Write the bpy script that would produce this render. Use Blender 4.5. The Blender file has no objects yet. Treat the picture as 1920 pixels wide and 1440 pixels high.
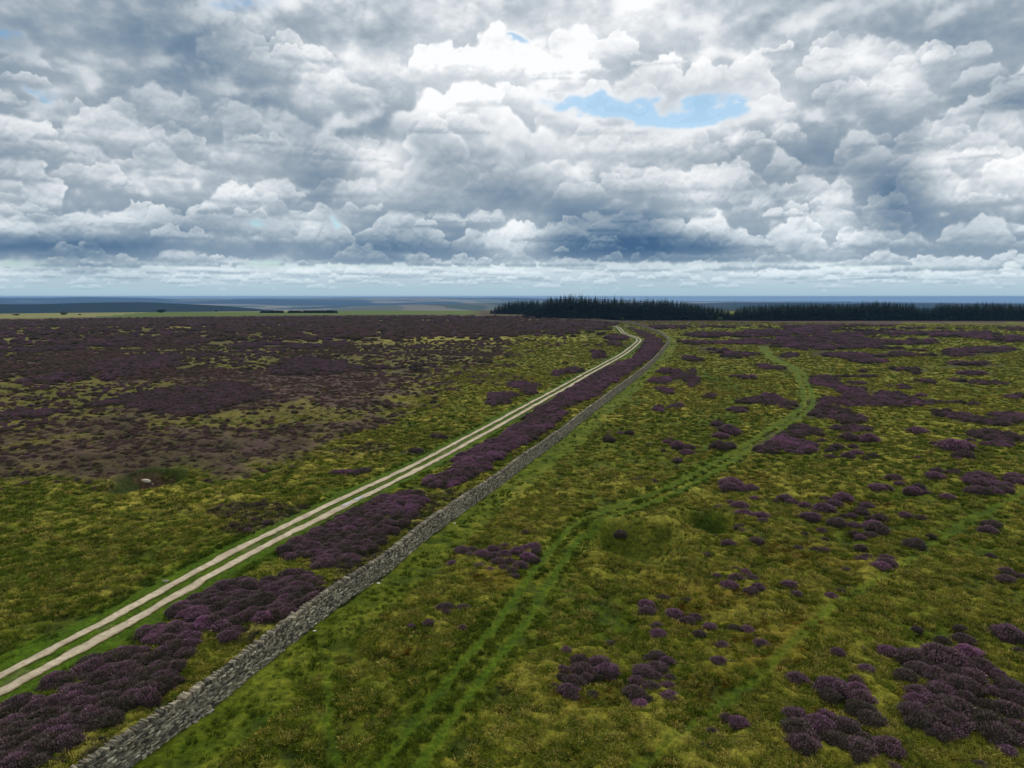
import bpy, bmesh, math, time
import numpy as np
T0=time.time()
# ---- camera, sun, exposure ------------------------------------------------------------
F_PX=1331.0; HZ=556.0            # focal length and eye-level row of the 1920x1440 photograph
PITCH=math.atan((720-HZ)/F_PX); CAM_H=21.0; WALL_H=1.22
HAZE_D=0.000070; HAZE_C=(.31,.56,.98)
SUN_EL=46.0; SUN_AZ=8.0          # degrees; azimuth clockwise from the view direction
scene=bpy.context.scene
SC=scene.collection
cam=bpy.data.cameras.new('camera'); cam.sensor_fit='HORIZONTAL'; cam.sensor_width=36; cam.lens=36*F_PX/1920; cam.clip_start=.5; cam.clip_end=90000
co=bpy.data.objects.new('camera',cam); SC.objects.link(co); co.location=(0,0,CAM_H); co.rotation_euler=(math.pi/2-PITCH,0,0); scene.camera=co
sun=bpy.data.lights.new('sun','SUN'); sun.energy=2.0; sun.angle=math.radians(10); sun.color=(1,.94,.84)
so=bpy.data.objects.new('sun',sun); SC.objects.link(so); so.rotation_euler=(math.radians(90-SUN_EL)*-1,0,math.radians(-SUN_AZ)+0)
scene.view_settings.view_transform='Standard'; scene.view_settings.look='None'; scene.view_settings.exposure=0.0; scene.view_settings.gamma=1.0
scene.cycles.volume_bounces=0
def px_dir(px,py):
    x=(np.asarray(px,float)-960)/F_PX; v=(720-np.asarray(py,float))/F_PX
    dy=math.cos(PITCH)+v*math.sin(PITCH); dz=-math.sin(PITCH)+v*math.cos(PITCH)
    return x,dy,dz
def dir_px(dx,dy,dz):
    f=dy*math.cos(PITCH)-dz*math.sin(PITCH); u=dy*math.sin(PITCH)+dz*math.cos(PITCH)
    f=np.maximum(f,1e-3)
    return 960+F_PX*dx/f, 720-F_PX*u/f
def zoomgrid(g,n):
    """periodic smooth upsampling of a coarse cubic grid to n^3"""
    for ax in range(3):
        m=g.shape[ax]; t=np.arange(n)*m/n; i=t.astype(int); f=t-i; f=f*f*f*(f*(f*6-15)+10)
        a=np.take(g,i%m,axis=ax); b=np.take(g,(i+1)%m,axis=ax)
        sh=[1,1,1]; sh[ax]=n; f=f.reshape(sh).astype(np.float32)
        g=a*(1-f)+b*f
    return g
def worley(n,c,rng):
    pts=rng.random((c,c,c,3)).astype(np.float32)
    ax=(np.arange(n)+0.5)*c/n
    ci=ax.astype(int); best=np.full((n,n,n),9.0,np.float32)
    fx=ax.astype(np.float32)
    for dx in (-1,0,1):
        for dy in (-1,0,1):
            for dz in (-1,0,1):
                X=(ci+dx); Y=(ci+dy); Z=(ci+dz)
                p=pts[np.ix_(X%c,Y%c,Z%c)]
                d=(p[...,0]+(X-fx)[:,None,None])**2+(p[...,1]+(Y-fx)[None,:,None])**2+(p[...,2]+(Z-fx)[None,None,:])**2
                np.minimum(best,d,out=best)
    return 1-np.sqrt(np.minimum(best,1.0))
def sample(T,x,y,z):
    n=T.shape[0]; k=n-1
    x=x*n; y=y*n; z=z*n
    xi=np.floor(x); yi=np.floor(y); zi=np.floor(z)
    fx=(x-xi).astype(np.float32); fy=(y-yi).astype(np.float32); fz=(z-zi).astype(np.float32)
    xi=xi.astype(np.int32)&k; yi=yi.astype(np.int32)&k; zi=zi.astype(np.int32)&k
    xj=(xi+1)&k; yj=(yi+1)&k; zj=(zi+1)&k
    R=T.ravel(); n2=n*n
    a=xi*n2; b=xj*n2; c=yi*n; d=yj*n
    def g(p,q): 
        s=p+q; u=R[s+zi]; return u+(R[s+zj]-u)*fz
    u=g(a,c); u+= (g(a,d)-u)*fy
    v=g(b,c); v+= (g(b,d)-v)*fy
    return u+(v-u)*fx
def lum_grid():
    ys=[0,60,120,180,240,300,360,420,460,484,505,550]
    xs=np.arange(0,1921,120)
    G=[[165,165,150,160,185,190,195,200,195,215,235,200,185,175,180,170,170],
       [145,160,140,140,180,185,175,215,215,225,230,215,180,190,165,150,160],
       [165,175,165,130,170,200,215,235,246,235,190,215,195,215,225,180,180],
       [170,185,160,165,150,205,190,238,225,225,205,200,225,170,195,165,130],
       [180,185,185,160,165,165,160,200,215,210,210,220,190,165,165,190,200],
       [160,175,180,180,180,150,222,150,180,212,195,190,160,140,150,215,220],
       [180,185,185,195,195,150,190,165,135,165,175,205,165,195,112,190,200],
       [190,170,175,140,170,190,165,165,195,125,115,190,190,215,140,160,170],
       [108,110,115,165,160,150,120,140,200,108,90,110,170,195,165,165,175],
       [160,150,160,172,165,160,150,158,190,140,135,150,178,195,180,175,180],
       [190,165,165,190,195,195,190,190,195,190,185,190,195,195,190,190,190],
       [182]*17]
    return xs,ys,np.array(G,float)/255
def interp2(xs,ys,G,X,Y):
    i=np.clip(np.searchsorted(xs,X)-1,0,len(xs)-2); j=np.clip(np.searchsorted(ys,Y)-1,0,len(ys)-2)
    xs=np.array(xs,float); ys=np.array(ys,float)
    u=np.clip((X-xs[i])/(xs[i+1]-xs[i]),0,1); v=np.clip((Y-ys[j])/(ys[j+1]-ys[j]),0,1)
    u=u*u*(3-2*u); v=v*v*(3-2*v)
    return (G[j,i]*(1-u)+G[j,i+1]*u)*(1-v)+(G[j+1,i]*(1-u)+G[j+1,i+1]*u)*v
def blur(A,s):
    r=int(s*2.5); k=np.exp(-0.5*(np.arange(-r,r+1)/s)**2); k/=k.sum()
    for ax in (0,1):
        P=np.pad(A,[(r,r) if a==ax else (0,0) for a in range(A.ndim)],mode='edge')
        c=np.cumsum(P,axis=ax)  # unused
        out=np.zeros_like(A)
        for i,w in enumerate(k):
            sl=[slice(None)]*A.ndim; sl[ax]=slice(i,i+A.shape[ax]); out+=w*P[tuple(sl)]
        A=out
    return A
def lin(c): c=np.asarray(c,float); return np.where(c<0.04045,c/12.92,((c+0.055)/1.055)**2.4)
def make_sky(W=4096):
    rng=np.random.default_rng(11)
    n=128
    w=worley(n,4,rng)*0.5+worley(n,8,rng)*0.28+worley(n,16,rng)*0.15+worley(n,32,rng)*0.07
    p=sum(zoomgrid(rng.random((c,c,c)).astype(np.float32),n)*a for c,a in ((4,.5),(8,.27),(16,.15),(32,.08)))
    w=(w-w.mean())/w.std(); p=(p-p.mean())/p.std()
    B=(0.62*w+0.62*p).astype(np.float32)
    D=(worley(n,8,rng)*0.45+worley(n,16,rng)*0.3+worley(n,32,rng)*0.25); D=((D-D.mean())/D.std()).astype(np.float32)
    dpx=2*math.pi/W
    cols=W//4; rows=int(math.radians(44)/dpx)
    az=((np.arange(cols)+0.5)*dpx-math.pi/4).astype(np.float32)
    el=((np.arange(rows)+0.5)*dpx).astype(np.float32)
    AZ,EL=np.meshgrid(az,el)
    ce,se=np.cos(EL),np.sin(EL)
    DX=ce*np.sin(AZ); DY=ce*np.cos(AZ)
    PX,PY=dir_px(DX,DY,se)
    xs,ys,G=lum_grid()
    LT=interp2(xs,ys,G,np.clip(PX,0,1920),np.clip(PY,0,550))
    # blue gaps (photo pixels: cx,cy,rx,ry,tilt,strength)
    gaps=[(1180,198,140,18,0.03,1.5),(1330,204,110,24,-.12,1.6),(1090,186,80,12,0,1.0),(1255,212,80,22,0,1.3),(480,408,66,14,0.02,1.0),(20,80,60,14,.25,1.5),(45,108,40,9,0,1.0),(30,168,70,10,.15,1.0),(936,80,22,9,.2,1.4),(655,396,24,10,0,1.2),(1200,395,90,12,.0,.6),(560,470,70,10,0,.7),(60,480,60,8,0,.7)]
    k=W/4096
    w1=noise2(PX.shape,60*k,rng,5,2.0); w2=noise2(PX.shape,60*k,rng,5,2.0)
    GX=PX+w1*50+noise2(PX.shape,16*k,rng,3,1.5)*16; GY=PY+w2*24+noise2(PX.shape,16*k,rng,3,1.5)*7
    gap=np.zeros_like(PX)
    for cx,cy,rx,ry,t,s in gaps:
        a=(GX-cx)*math.cos(t)+(GY-cy)*math.sin(t); b=-(GX-cx)*math.sin(t)+(GY-cy)*math.cos(t)
        gap=np.maximum(gap,s*np.exp(-((a/rx)**2+(b/ry)**2)))
    for cx,cy,rx,ry,t,s in [(1352,196,26,3,-.45,.4)]:
        a=(GX-cx)*math.cos(t)+(GY-cy)*math.sin(t); b=-(GX-cx)*math.sin(t)+(GY-cy)*math.cos(t)
        gap=gap-s*np.exp(-((a/rx)**2+(b/ry)**2))
    gap=np.maximum(gap,0)
    low=np.clip((LT-0.66)*2.2,-0.7,0.8)           # bright places: less cloud thickness
    sun=np.array([0.05,0.55,0.83]); sun/=np.linalg.norm(sun)
    sed=np.maximum(se,math.sin(math.radians(0.55)))
    def march(z0,z1,steps,sc,cov,seed,ext,dscale,stretch=1.0):
        T=np.ones_like(PX); C=np.zeros_like(PX)
        jit=rng.random(PX.shape).astype(np.float32)
        dz=(z1-z0)/steps
        for k in range(steps):
            z=z0+(k+jit)*dz
            s=z/sed
            X=DX/ce*(s*ce); Y=DY/ce*(s*ce)
            X=X.astype(np.float32); Y=Y.astype(np.float32)
            h=(z-z0)/(z1-z0)
            far=np.clip(s*0.05-0.1,0,1)
            b=sample(B,X/sc+seed,Y/(sc*stretch)+seed*1.7,z/sc*1.3)
            prof=np.minimum(h/0.10,1.0)*1.0-1.55*h
            d=b+cov+prof-0.35
            m=d>-0.6
            if m.any():
                e=sample(D,X[m]/dscale,Y[m]/dscale,(z[m] if z.ndim else z)/dscale)
                d[m]+=0.20*e
            d=np.clip(d,0,1.2)
            # optical depth towards the sun
            od=np.zeros_like(d)
            mm=d>0
            if not mm.any(): continue
            for q,ww in ((0.07,1.0),(0.2,1.6)):
                zz=z[mm]+q*sun[2]; hh=(zz-z0)/(z1-z0)
                bb=sample(B,(X[mm]+q*sun[0])/sc+seed,(Y[mm]+q*sun[1])/(sc*stretch)+seed*1.7,zz/sc*1.3)
                dd=bb+cov[mm]+np.minimum(hh/0.10,1.0)-1.55*hh-0.35
                od[mm]+=np.clip(dd,0,1.5)*ww
            od+=d*0.35
            L=0.30+0.34*h+0.85*np.exp(-1.25*od)
            a=1-np.exp(-d*ext*dz/np.maximum(sed,0.05))
            C+=T*a*L; T*=1-a
        return C,T
    cov=np.clip(0.35-0.55*low-1.9*gap,-3,2.0)
    cov=cov-6*np.clip((PY-485)/30,0,1)
    C,T=march(1.0,1.8,30,2.3,cov,0.37,14.0,0.55,0.8)
    A=1-T; C=blur(C.astype(np.float32),1.6)/np.maximum(blur(A.astype(np.float32),1.6),1e-3); A=blur(A.astype(np.float32),1.6)
    # high altocumulus sheet
    s=3.2/sed; X=DX*s; Y=DY*s
    a2=sample(B,X/9+Y/40,Y/9*1.8,np.full_like(X,.37))*0.7+sample(D,X/2.2+.3,Y/1.3,np.full_like(X,.7))*0.4
    hi=np.clip(0.75+0.35*a2*np.clip((515-PY)/40,0,1)-1.15*gap-0.15*np.clip((PY-505)/40,0,1),0,1)
    d1=noise2(PX.shape,26*k,rng,5,2.2); d2=noise2(PX.shape,90*k,rng,6,2.4)
    d3=noise2(PX.shape,11*k,rng,4,1.6)
    rip=np.clip(1-np.clip((PX-500)/500,0,1),0.5,1)
    hiL=0.86+0.07*np.clip(a2,-2,2)*np.clip((515-PY)/40,0,1)
    return dict(C=C+(0.13*d2+0.095*d1*rip+0.075*d3)*np.clip((490-PY)/60,0,1),A=A,hi=hi,hiL=hiL,LT=LT,PX=PX,PY=PY,EL=EL,AZ=AZ,gap=gap,dpx=dpx,rows=rows,cols=cols)
def compose(S):
    C,A,LT,PY=S['C'],S['A'],S['LT'],S['PY']
    hi,hiL=S['hi'],S['hiL']
    L=C*A+hiL*hi*(1-A); al=1-(1-A)*(1-hi)
    L=L/np.maximum(al,1e-3)
    PL,PA=S['PL'],S['PA']*(1-0.9*np.clip(S['gap'],0,1))
    n=PL/np.maximum(S['PA'],1e-3)
    L=L*(1-PA)+n*PA; al=1-(1-al)*(1-PA)
    # match the broad tones of the photographed sky
    W=al+1e-3
    m=blur(L*W,20)/blur(W,20)
    ref=blur(LT,5)
    Lf=L-m
    hf=Lf*0.72; hf=np.where(hf>0,0.17*np.tanh(hf/0.17),0.15*np.tanh(hf/0.15))
    gapf=np.clip(S['gap'],0,1)
    hf=hf*(1-0.75*np.clip(blur(gapf,6)*1.6,0,1))
    hf=np.where(hf>0,hf*np.clip((1.06-ref)/0.30,0.25,1),hf*np.clip(0.75+(ref-.6)*1.2,.7,1.25))
    out=np.clip(ref+0.03+hf,0.2,0.995)
    # colour: dark parts blue-grey, light parts nearly white, a blue cast near the horizon
    t=np.clip((out-0.35)/0.6,0,1)
    dark=np.array([0.29,0.41,0.54]); mid=np.array([0.61,0.665,0.715]); lite=np.array([0.99,0.995,1.0])
    t3=t[...,None]
    col=np.where(t3<0.5,dark+(mid-dark)*t3*2,mid+(lite-mid)*(t3*2-1))
    hzn=np.clip((PY-330)/230,0,1)[...,None]
    col=col*(1-hzn*np.array([0.07,0.01,-0.02])*(1-0.5*t3))
    # air light near the horizon
    air=np.array([0.67,0.79,0.845])
    f=np.clip((PY-475)/80,0,1)[...,None]**1.7*0.75
    col=col*(1-f)+air*f
    al=np.maximum(al,np.clip((PY-485)/20,0,1))
    al=np.clip(al,0.24,1)
    return lin(np.clip(col,0,1)),al
def noise2(shape,cell,rng,oct=4,aniso=1.0):
    h,w=shape; out=np.zeros(shape,np.float32); a=1.0; tot=0
    for o in range(oct):
        cy=max(cell/aniso/2**o,1.01); cx=max(cell/2**o,1.01)
        gy=int(h/cy)+3; gx=int(w/cx)+3
        g=rng.random((gy,gx)).astype(np.float32)*2-1
        y=np.arange(h)/cy; x=np.arange(w)/cx
        yi=y.astype(int); xi=x.astype(int); fy=(y-yi); fx=(x-xi)
        fy=(fy*fy*(3-2*fy))[:,None]; fx=(fx*fx*(3-2*fx))[None,:]
        A=g[yi][:,xi]; Bq=g[yi][:,xi+1]; Cq=g[yi+1][:,xi]; Dq=g[yi+1][:,xi+1]
        out+=a*((A*(1-fx)+Bq*fx)*(1-fy)+(Cq*(1-fx)+Dq*fx)*fy); tot+=a; a*=0.55
    return out/tot*1.8
def puff_cloud(wpx,hpx,rng,prof=None,flat=0.9):
    """height field of one cumulus, base line at row 'hpx' from top; returns Z,pad"""
    pad=int(max(8,0.35*hpx)); Wd=int(wpx+2*pad); Hd=int(hpx+2*pad)
    Z=np.full((Hd,Wd),-1e3,np.float32)
    YY,XX=np.mgrid[0:Hd,0:Wd].astype(np.float32)
    if prof is None:
        k=rng.integers(2,5); xs=np.sort(rng.random(k)); 
        cs=rng.uniform(0.15,0.85,k); hs=rng.uniform(0.55,1.0,k); ws=rng.uniform(0.10,0.28,k)
        def prof(u): return max([h*math.exp(-((u-c)/w)**2) for c,h,w in zip(cs,hs,ws)]+[0.28*math.sin(math.pi*min(max(u,0),1))**0.5])
    base=pad+hpx
    def add(cx,cy,r,z):
        x0=int(max(cx-r-1,0)); x1=int(min(cx+r+2,Wd)); y0=int(max(cy-r-1,0)); y1=int(min(cy+r+2,Hd))
        if x1<=x0 or y1<=y0: return
        d2=(XX[y0:y1,x0:x1]-cx)**2+(YY[y0:y1,x0:x1]-cy)**2
        s=np.where(d2<r*r,z+np.sqrt(np.maximum(r*r-d2,0)),-1e3)
        np.maximum(Z[y0:y1,x0:x1],s,out=Z[y0:y1,x0:x1])
    n=int(26+wpx/9)
    big=[]
    for i in range(n):
        u=rng.random(); top=prof(u)*hpx
        if top<3: continue
        r=rng.uniform(0.16,0.34)*min(hpx,top*1.5)*1.0+1.5
        y=rng.random()**0.8*max(top-r,0)
        cx=pad+u*wpx; cy=base-y-r*0.25
        add(cx,cy,r,-0.2*y); big.append((cx,cy,r,-0.2*y))
    mids=[]
    for cx,cy,r,z in big:
        for j in range(9):
            a=rng.uniform(0,2*math.pi); q=r*rng.uniform(0.5,0.95); rr=r*rng.uniform(0.26,0.5)
            x2=cx+math.cos(a)*q; y2=cy-abs(math.sin(a))*q*(1 if rng.random()<.75 else -.6)
            if y2>base-rr*0.1: continue
            z2=z+math.sqrt(max(r*r-q*q,0))*0.8; add(x2,y2,rr,z2); mids.append((x2,y2,rr,z2))
    if hpx>25:
        for cx,cy,r,z in mids:
            if r<3: continue
            for j in range(6):
                a=rng.uniform(0,2*math.pi); q=r*rng.uniform(0.45,0.95); rr=r*rng.uniform(0.25,0.45)
                x2=cx+math.cos(a)*q; y2=cy-math.sin(a)*q
                if y2>base: continue
                add(x2,y2,rr,z+math.sqrt(max(r*r-q*q,0))*0.85)
    return Z,pad,base
def warp(A,wx,wy,fill):
    h,w=A.shape; YY,XX=np.mgrid[0:h,0:w]
    x=np.clip(XX+wx,0,w-1.001); y=np.clip(YY+wy,0,h-1.001)
    xi=x.astype(int); yi=y.astype(int); fx=x-xi; fy=y-yi
    xj=np.minimum(xi+1,w-1); yj=np.minimum(yi+1,h-1)
    return (A[yi,xi]*(1-fx)+A[yi,xj]*fx)*(1-fy)+(A[yj,xi]*(1-fx)+A[yj,xj]*fx)*fy
def shade_cloud(wpx,hpx,rng,prof=None):
    Z,pad,base=puff_cloud(wpx,hpx,rng,prof)
    h,w=Z.shape
    M=(Z>-500).astype(np.float32)
    Zf=np.where(Z>-500,Z,0)
    amp=0.075*hpx+1.0
    n1=noise2((h,w),max(hpx*0.35,5),rng,5); n2=noise2((h,w),max(hpx*0.35,5),rng,5)
    M=warp(M,n1*amp,n2*amp,0); Zf=warp(Zf,n1*amp,n2*amp,0)
    sm=max(0.6,0.022*hpx)
    Zs=blur(Zf*M,sm)/np.maximum(blur(M,sm),1e-3)
    Zs=Zs+0.030*hpx*noise2((h,w),max(hpx*0.22,5),rng,3)
    gy,gx=np.gradient(Zs)
    nz=1.0; L=np.sqrt(gx*gx+gy*gy+nz)
    nx,ny=-gx/L,-gy/L   # y down
    up=-ny
    lamb=np.clip(0.55*up+0.12*nx*-1+0.35*(nz/L),-1,1)
    ao=Zs-blur(Zs,max(1.5,0.06*hpx)); ao=np.clip(ao/(0.05*hpx+1),-1.5,1.5)
    YY=np.mgrid[0:h,0:w][0]
    rel=np.clip((base-YY)/hpx,0,1)
    # thin edges of a back-lit cloud glow
    cov=blur(M,max(1.5,0.05*hpx)); edge=np.clip(1-np.abs(cov-0.45)*2.2,0,1)*np.clip(rel*2,0,1)
    lum=0.50+0.24*lamb+0.055*ao+0.30*rel**0.8-0.24*np.clip(1-rel*3.2,0,1)+0.20*edge
    sf=np.clip(0.62+noise2((h,w),max(hpx*0.6,6),rng,2),0,1)
    a=blur(M,max(0.7,0.016*hpx))*(1-sf)+blur(M,max(1.2,0.085*hpx))*sf
    a=np.clip((a-0.10+0.22*noise2((h,w),max(hpx*0.10,3),rng,3)*np.clip(1-a,0,1))/0.75,0,1); a=a*a*(3-2*a)
    # soft base
    a*=np.clip((base+hpx*0.04-YY)/(hpx*0.10+1),0,1)
    a*=np.clip(0.88+0.3*noise2((h,w),max(hpx*0.5,6),rng,3)+rel*0,0.35,1)
    return lum,a,pad,base
def PROF(*pts):
    xs=[p[0] for p in pts]; hs=[p[1] for p in pts]
    return lambda u:float(np.interp(u,xs,hs))
# clouds of the photographed sky: x0,x1,y_base,height,(profile),tone offset ; in photo pixels
CLOUDS=[ (1050,1460,235,70,PROF((0,0.3),(.3,.6),(.45,.2),(.7,.3),(1,.4)),.0,0.0),
 (1080,1260,300,90,None,.02,0.5),
 (640,1085,398,235,PROF((0,.25),(.15,.5),(.3,.62),(.45,.95),(.62,1),(.75,.75),(.9,.5),(1,.35)),.0,1),
 (430,700,330,150,PROF((0,.3),(.3,.9),(.5,.7),(.8,.5),(1,.4)),-.03,.55),
 (170,480,470,110,None,-.02,.8),(-60,250,470,80,None,-.02,.85),(330,510,468,85,PROF((0,.6),(.3,1),(.6,.8),(.85,.35),(1,.1)),-.03,.9),
 (1060,1270,385,105,PROF((0,.5),(.3,.9),(.7,1),(1,.4)),.02,.95),(1230,1390,388,90,PROF((0,.6),(.3,.8),(.6,1),(.8,1),(1,.5)),.02,.9),
 (1380,1595,398,70,PROF((0,.4),(.2,.8),(.4,.6),(.7,1),(.9,.8),(1,.3)),.02,1),
 (1560,1720,420,150,PROF((0,.3),(.5,.8),(1,.9)),-.05,.5),(1690,1800,390,100,PROF((0,.5),(.4,1),(.8,.5),(1,.3)),.03,.8),
 (530,700,478,85,None,.03,.8),(690,960,474,78,None,.0,.95),(930,1030,490,75,PROF((0,.8),(.3,1),(.7,.6),(1,.2)),.05,.9),
 (1000,1330,476,80,PROF((0,.5),(.2,.8),(.5,1),(.8,.9),(1,.5)),-.06,1),(1260,1410,475,76,PROF((0,.5),(.3,.9),(.5,1),(.8,.6),(1,.3)),.06,1),
 (1400,1620,490,90,None,.05,.8),(1600,1760,468,60,None,-.03,.9),(1720,1960,470,90,None,.0,.8),(1780,2000,380,90,None,.03,.6),
 (60,300,500,32,None,-.05,.9),(240,440,498,34,None,.04,.9),(400,620,497,30,None,.0,.9),(560,760,495,28,None,.03,.9),(740,1000,498,30,None,.0,.9),
 (1340,1560,505,32,None,.0,.9),(1540,1700,498,34,None,.02,.9),(1680,1960,506,34,None,.0,.9),(1000,1120,498,20,None,.0,.7)]
def add_clouds(S,W):
    rng=np.random.default_rng(5)
    k=W/4096.0
    dpx=S['dpx']; rows,cols=S['rows'],S['cols']
    L=np.zeros((rows,cols),np.float32); A=np.zeros((rows,cols),np.float32)
    Q=np.zeros((rows,cols),np.float32)
    f=math.degrees
    def place(x0,x1,yb,hh,prof,off,op):
        # photo pixels to equirect pixels
        dx,dy,dz=px_dir(np.array([x0,x1,(x0+x1)/2]),np.array([yb,yb,yb-hh]))
        r=np.sqrt(dx*dx+dy*dy+dz*dz); az=np.arctan2(dx,dy); el=np.arcsin(dz/r)
        dxb,dyb,dzb=px_dir((x0+x1)/2,yb); elb=math.asin(dzb/math.sqrt(dxb**2+dyb**2+dzb**2))
        c0=(az[0]+math.pi/4)/dpx; c1=(az[1]+math.pi/4)/dpx; rb=elb/dpx; rt=el[2]/dpx
        wpx=c1-c0; hpx=max(rt-rb,3)
        lum,a,pad,base=shade_cloud(wpx,hpx,rng,prof)
        lum=lum+off; a=a*op
        lum=lum[::-1]; a=a[::-1]                      # rows grow upward in the equirect raster
        r0=int(rb-(lum.shape[0]-base)); q0=int(c0-pad)
        ys0=max(r0,0); ys1=min(r0+lum.shape[0],rows); xs0=max(q0,0); xs1=min(q0+lum.shape[1],cols)
        if ys1<=ys0 or xs1<=xs0: return
        s=(slice(ys0,ys1),slice(xs0,xs1)); t=(slice(ys0-r0,ys1-r0),slice(xs0-q0,xs1-q0))
        aa=a[t]; L[s]=L[s]*(1-aa)+lum[t]*aa; A[s]=A[s]*(1-aa)+aa
    # far rows first
    for yb,n,w0,w1,h0,h1,op in ((541,80,30,80,3,5,.5),(534,100,24,70,5,9,.8),(526,100,24,80,8,13,.9),(517,90,30,90,10,17,.95),(508,60,40,110,13,22,.95)):
        for i in range(n):
            x=rng.uniform(-420,2340); w=rng.uniform(w0,w1); place(x,x+w,yb+rng.uniform(-8,8),rng.uniform(h0*.7,h1*1.25),None,.22+rng.uniform(-.1,.05),op*rng.uniform(.45,1))
    for x0,x1 in ((-420,-60),(1960,2340)):
        for i in range(14):
            x=rng.uniform(x0,x1); w=rng.uniform(100,300); place(x,x+w,rng.uniform(250,480),rng.uniform(50,130),None,0,.8)
    extra=[]
    for i in range(95):
        x=rng.uniform(-420,2300); yb=rng.uniform(90,400); w=rng.uniform(70,270)*(.6+yb/420); extra.append((x,x+w,yb,w*rng.uniform(.22,.42),None,rng.uniform(-.03,.05),rng.uniform(.35,.7)))
    for i in range(60):
        x=rng.uniform(-420,2300); yb=rng.uniform(400,492); w=rng.uniform(50,190); extra.append((x,x+w,yb,w*rng.uniform(.22,.38),None,rng.uniform(-.02,.07),rng.uniform(.5,.85)))
    allc=[(c[2]+rng.uniform(-25,25),c) for c in list(CLOUDS)+extra]
    for _,c in sorted(allc,key=lambda c:-c[0]):
        place(*c[:6],min(c[6],.86))
    return L,A
# ---- world: Nishita sky, and the cloud cover computed above laid over it ---------------
def build_world(W=6144):
    S=make_sky(W); PL,PA=add_clouds(S,W); S['PL'],S['PA']=PL,PA
    col,al=compose(S); rows,cols=al.shape
    H=W//2
    img=np.zeros((H,W,4),np.float32)
    full=np.concatenate([col,al[...,None]],-1).astype(np.float32)
    four=np.concatenate([full[:,::-1],full,full[:,::-1],full],1)   # seamless: mirrored quarter turns
    four=np.roll(four,0,axis=1)
    mid=H//2
    # the centre column of an equirectangular map looks along -Y ... the map is rolled so that the built quarter faces +Y
    sh=(W//2-(cols+cols//2)) + SKY_ROLL*W//4
    four=np.roll(four,sh,axis=1)
    img[mid:mid+rows]=four
    top=four[-40:].mean(0); top=np.stack([np.convolve(np.r_[top[-400:,c],top[:,c],top[:400,c]],np.ones(801)/801,'valid') for c in range(4)],-1)
    n=H-(mid+rows); t=np.clip(np.arange(n)/260,0,1)[:,None,None]; zen=np.array([.60,.61,.63,.96]); last=four[-1]
    img[mid+rows:]=(last[None]*(1-t)+top[None]*t)*(1-t*.35)+zen*t*.35
    hz=np.array([*lin(np.array([.66,.77,.83])),1.0]); img[:mid]=hz*[.55,.6,.55,1]; img[mid-30:mid]=hz; 
    def image(name,a):
        im=bpy.data.images.new(name,W,H,alpha=False,float_buffer=True); im.colorspace_settings.name='Non-Color'
        im.pixels.foreach_set(np.ascontiguousarray(a,np.float32).ravel()); im.pack(); return im
    alpha=np.ones_like(img); alpha[...,:3]=img[...,3:]; img[...,3]=1
    im=image('cloud_light',img); ia=image('cloud_cover',alpha)
    w=bpy.data.worlds.new('World'); scene.world=w; w.use_nodes=True; nt=w.node_tree; nt.nodes.clear()
    out=nt.nodes.new('ShaderNodeOutputWorld'); sky=nt.nodes.new('ShaderNodeTexSky'); sky.sky_type='NISHITA'; sky.sun_disc=False
    sky.sun_elevation=math.radians(SUN_EL); sky.sun_rotation=math.radians(SUN_AZ); sky.altitude=300; sky.dust_density=1.0; sky.ozone_density=0.2
    b1=nt.nodes.new('ShaderNodeBackground'); tint=nt.nodes.new('ShaderNodeMix'); tint.data_type='RGBA'; tint.blend_type='MULTIPLY'; tint.inputs[0].default_value=1; tint.inputs[7].default_value=(.60,.88,1.0,1); nt.links.new(sky.outputs[0],tint.inputs[6]); nt.links.new(tint.outputs[2],b1.inputs[0]); b1.inputs[1].default_value=SKY_S
    env=nt.nodes.new('ShaderNodeTexEnvironment'); env.image=im; env.interpolation='Linear'
    b2=nt.nodes.new('ShaderNodeBackground'); nt.links.new(env.outputs[0],b2.inputs[0]); b2.inputs[1].default_value=1.0
    e2=nt.nodes.new('ShaderNodeTexEnvironment'); e2.image=ia
    mx=nt.nodes.new('ShaderNodeMixShader'); nt.links.new(e2.outputs[0],mx.inputs[0]); nt.links.new(b1.outputs[0],mx.inputs[1]); nt.links.new(b2.outputs[0],mx.inputs[2]); nt.links.new(mx.outputs[0],out.inputs[0])
SKY_ROLL=1; SKY_S=0.10
build_world()
print('sky %.1f s'%(time.time()-T0))
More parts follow.
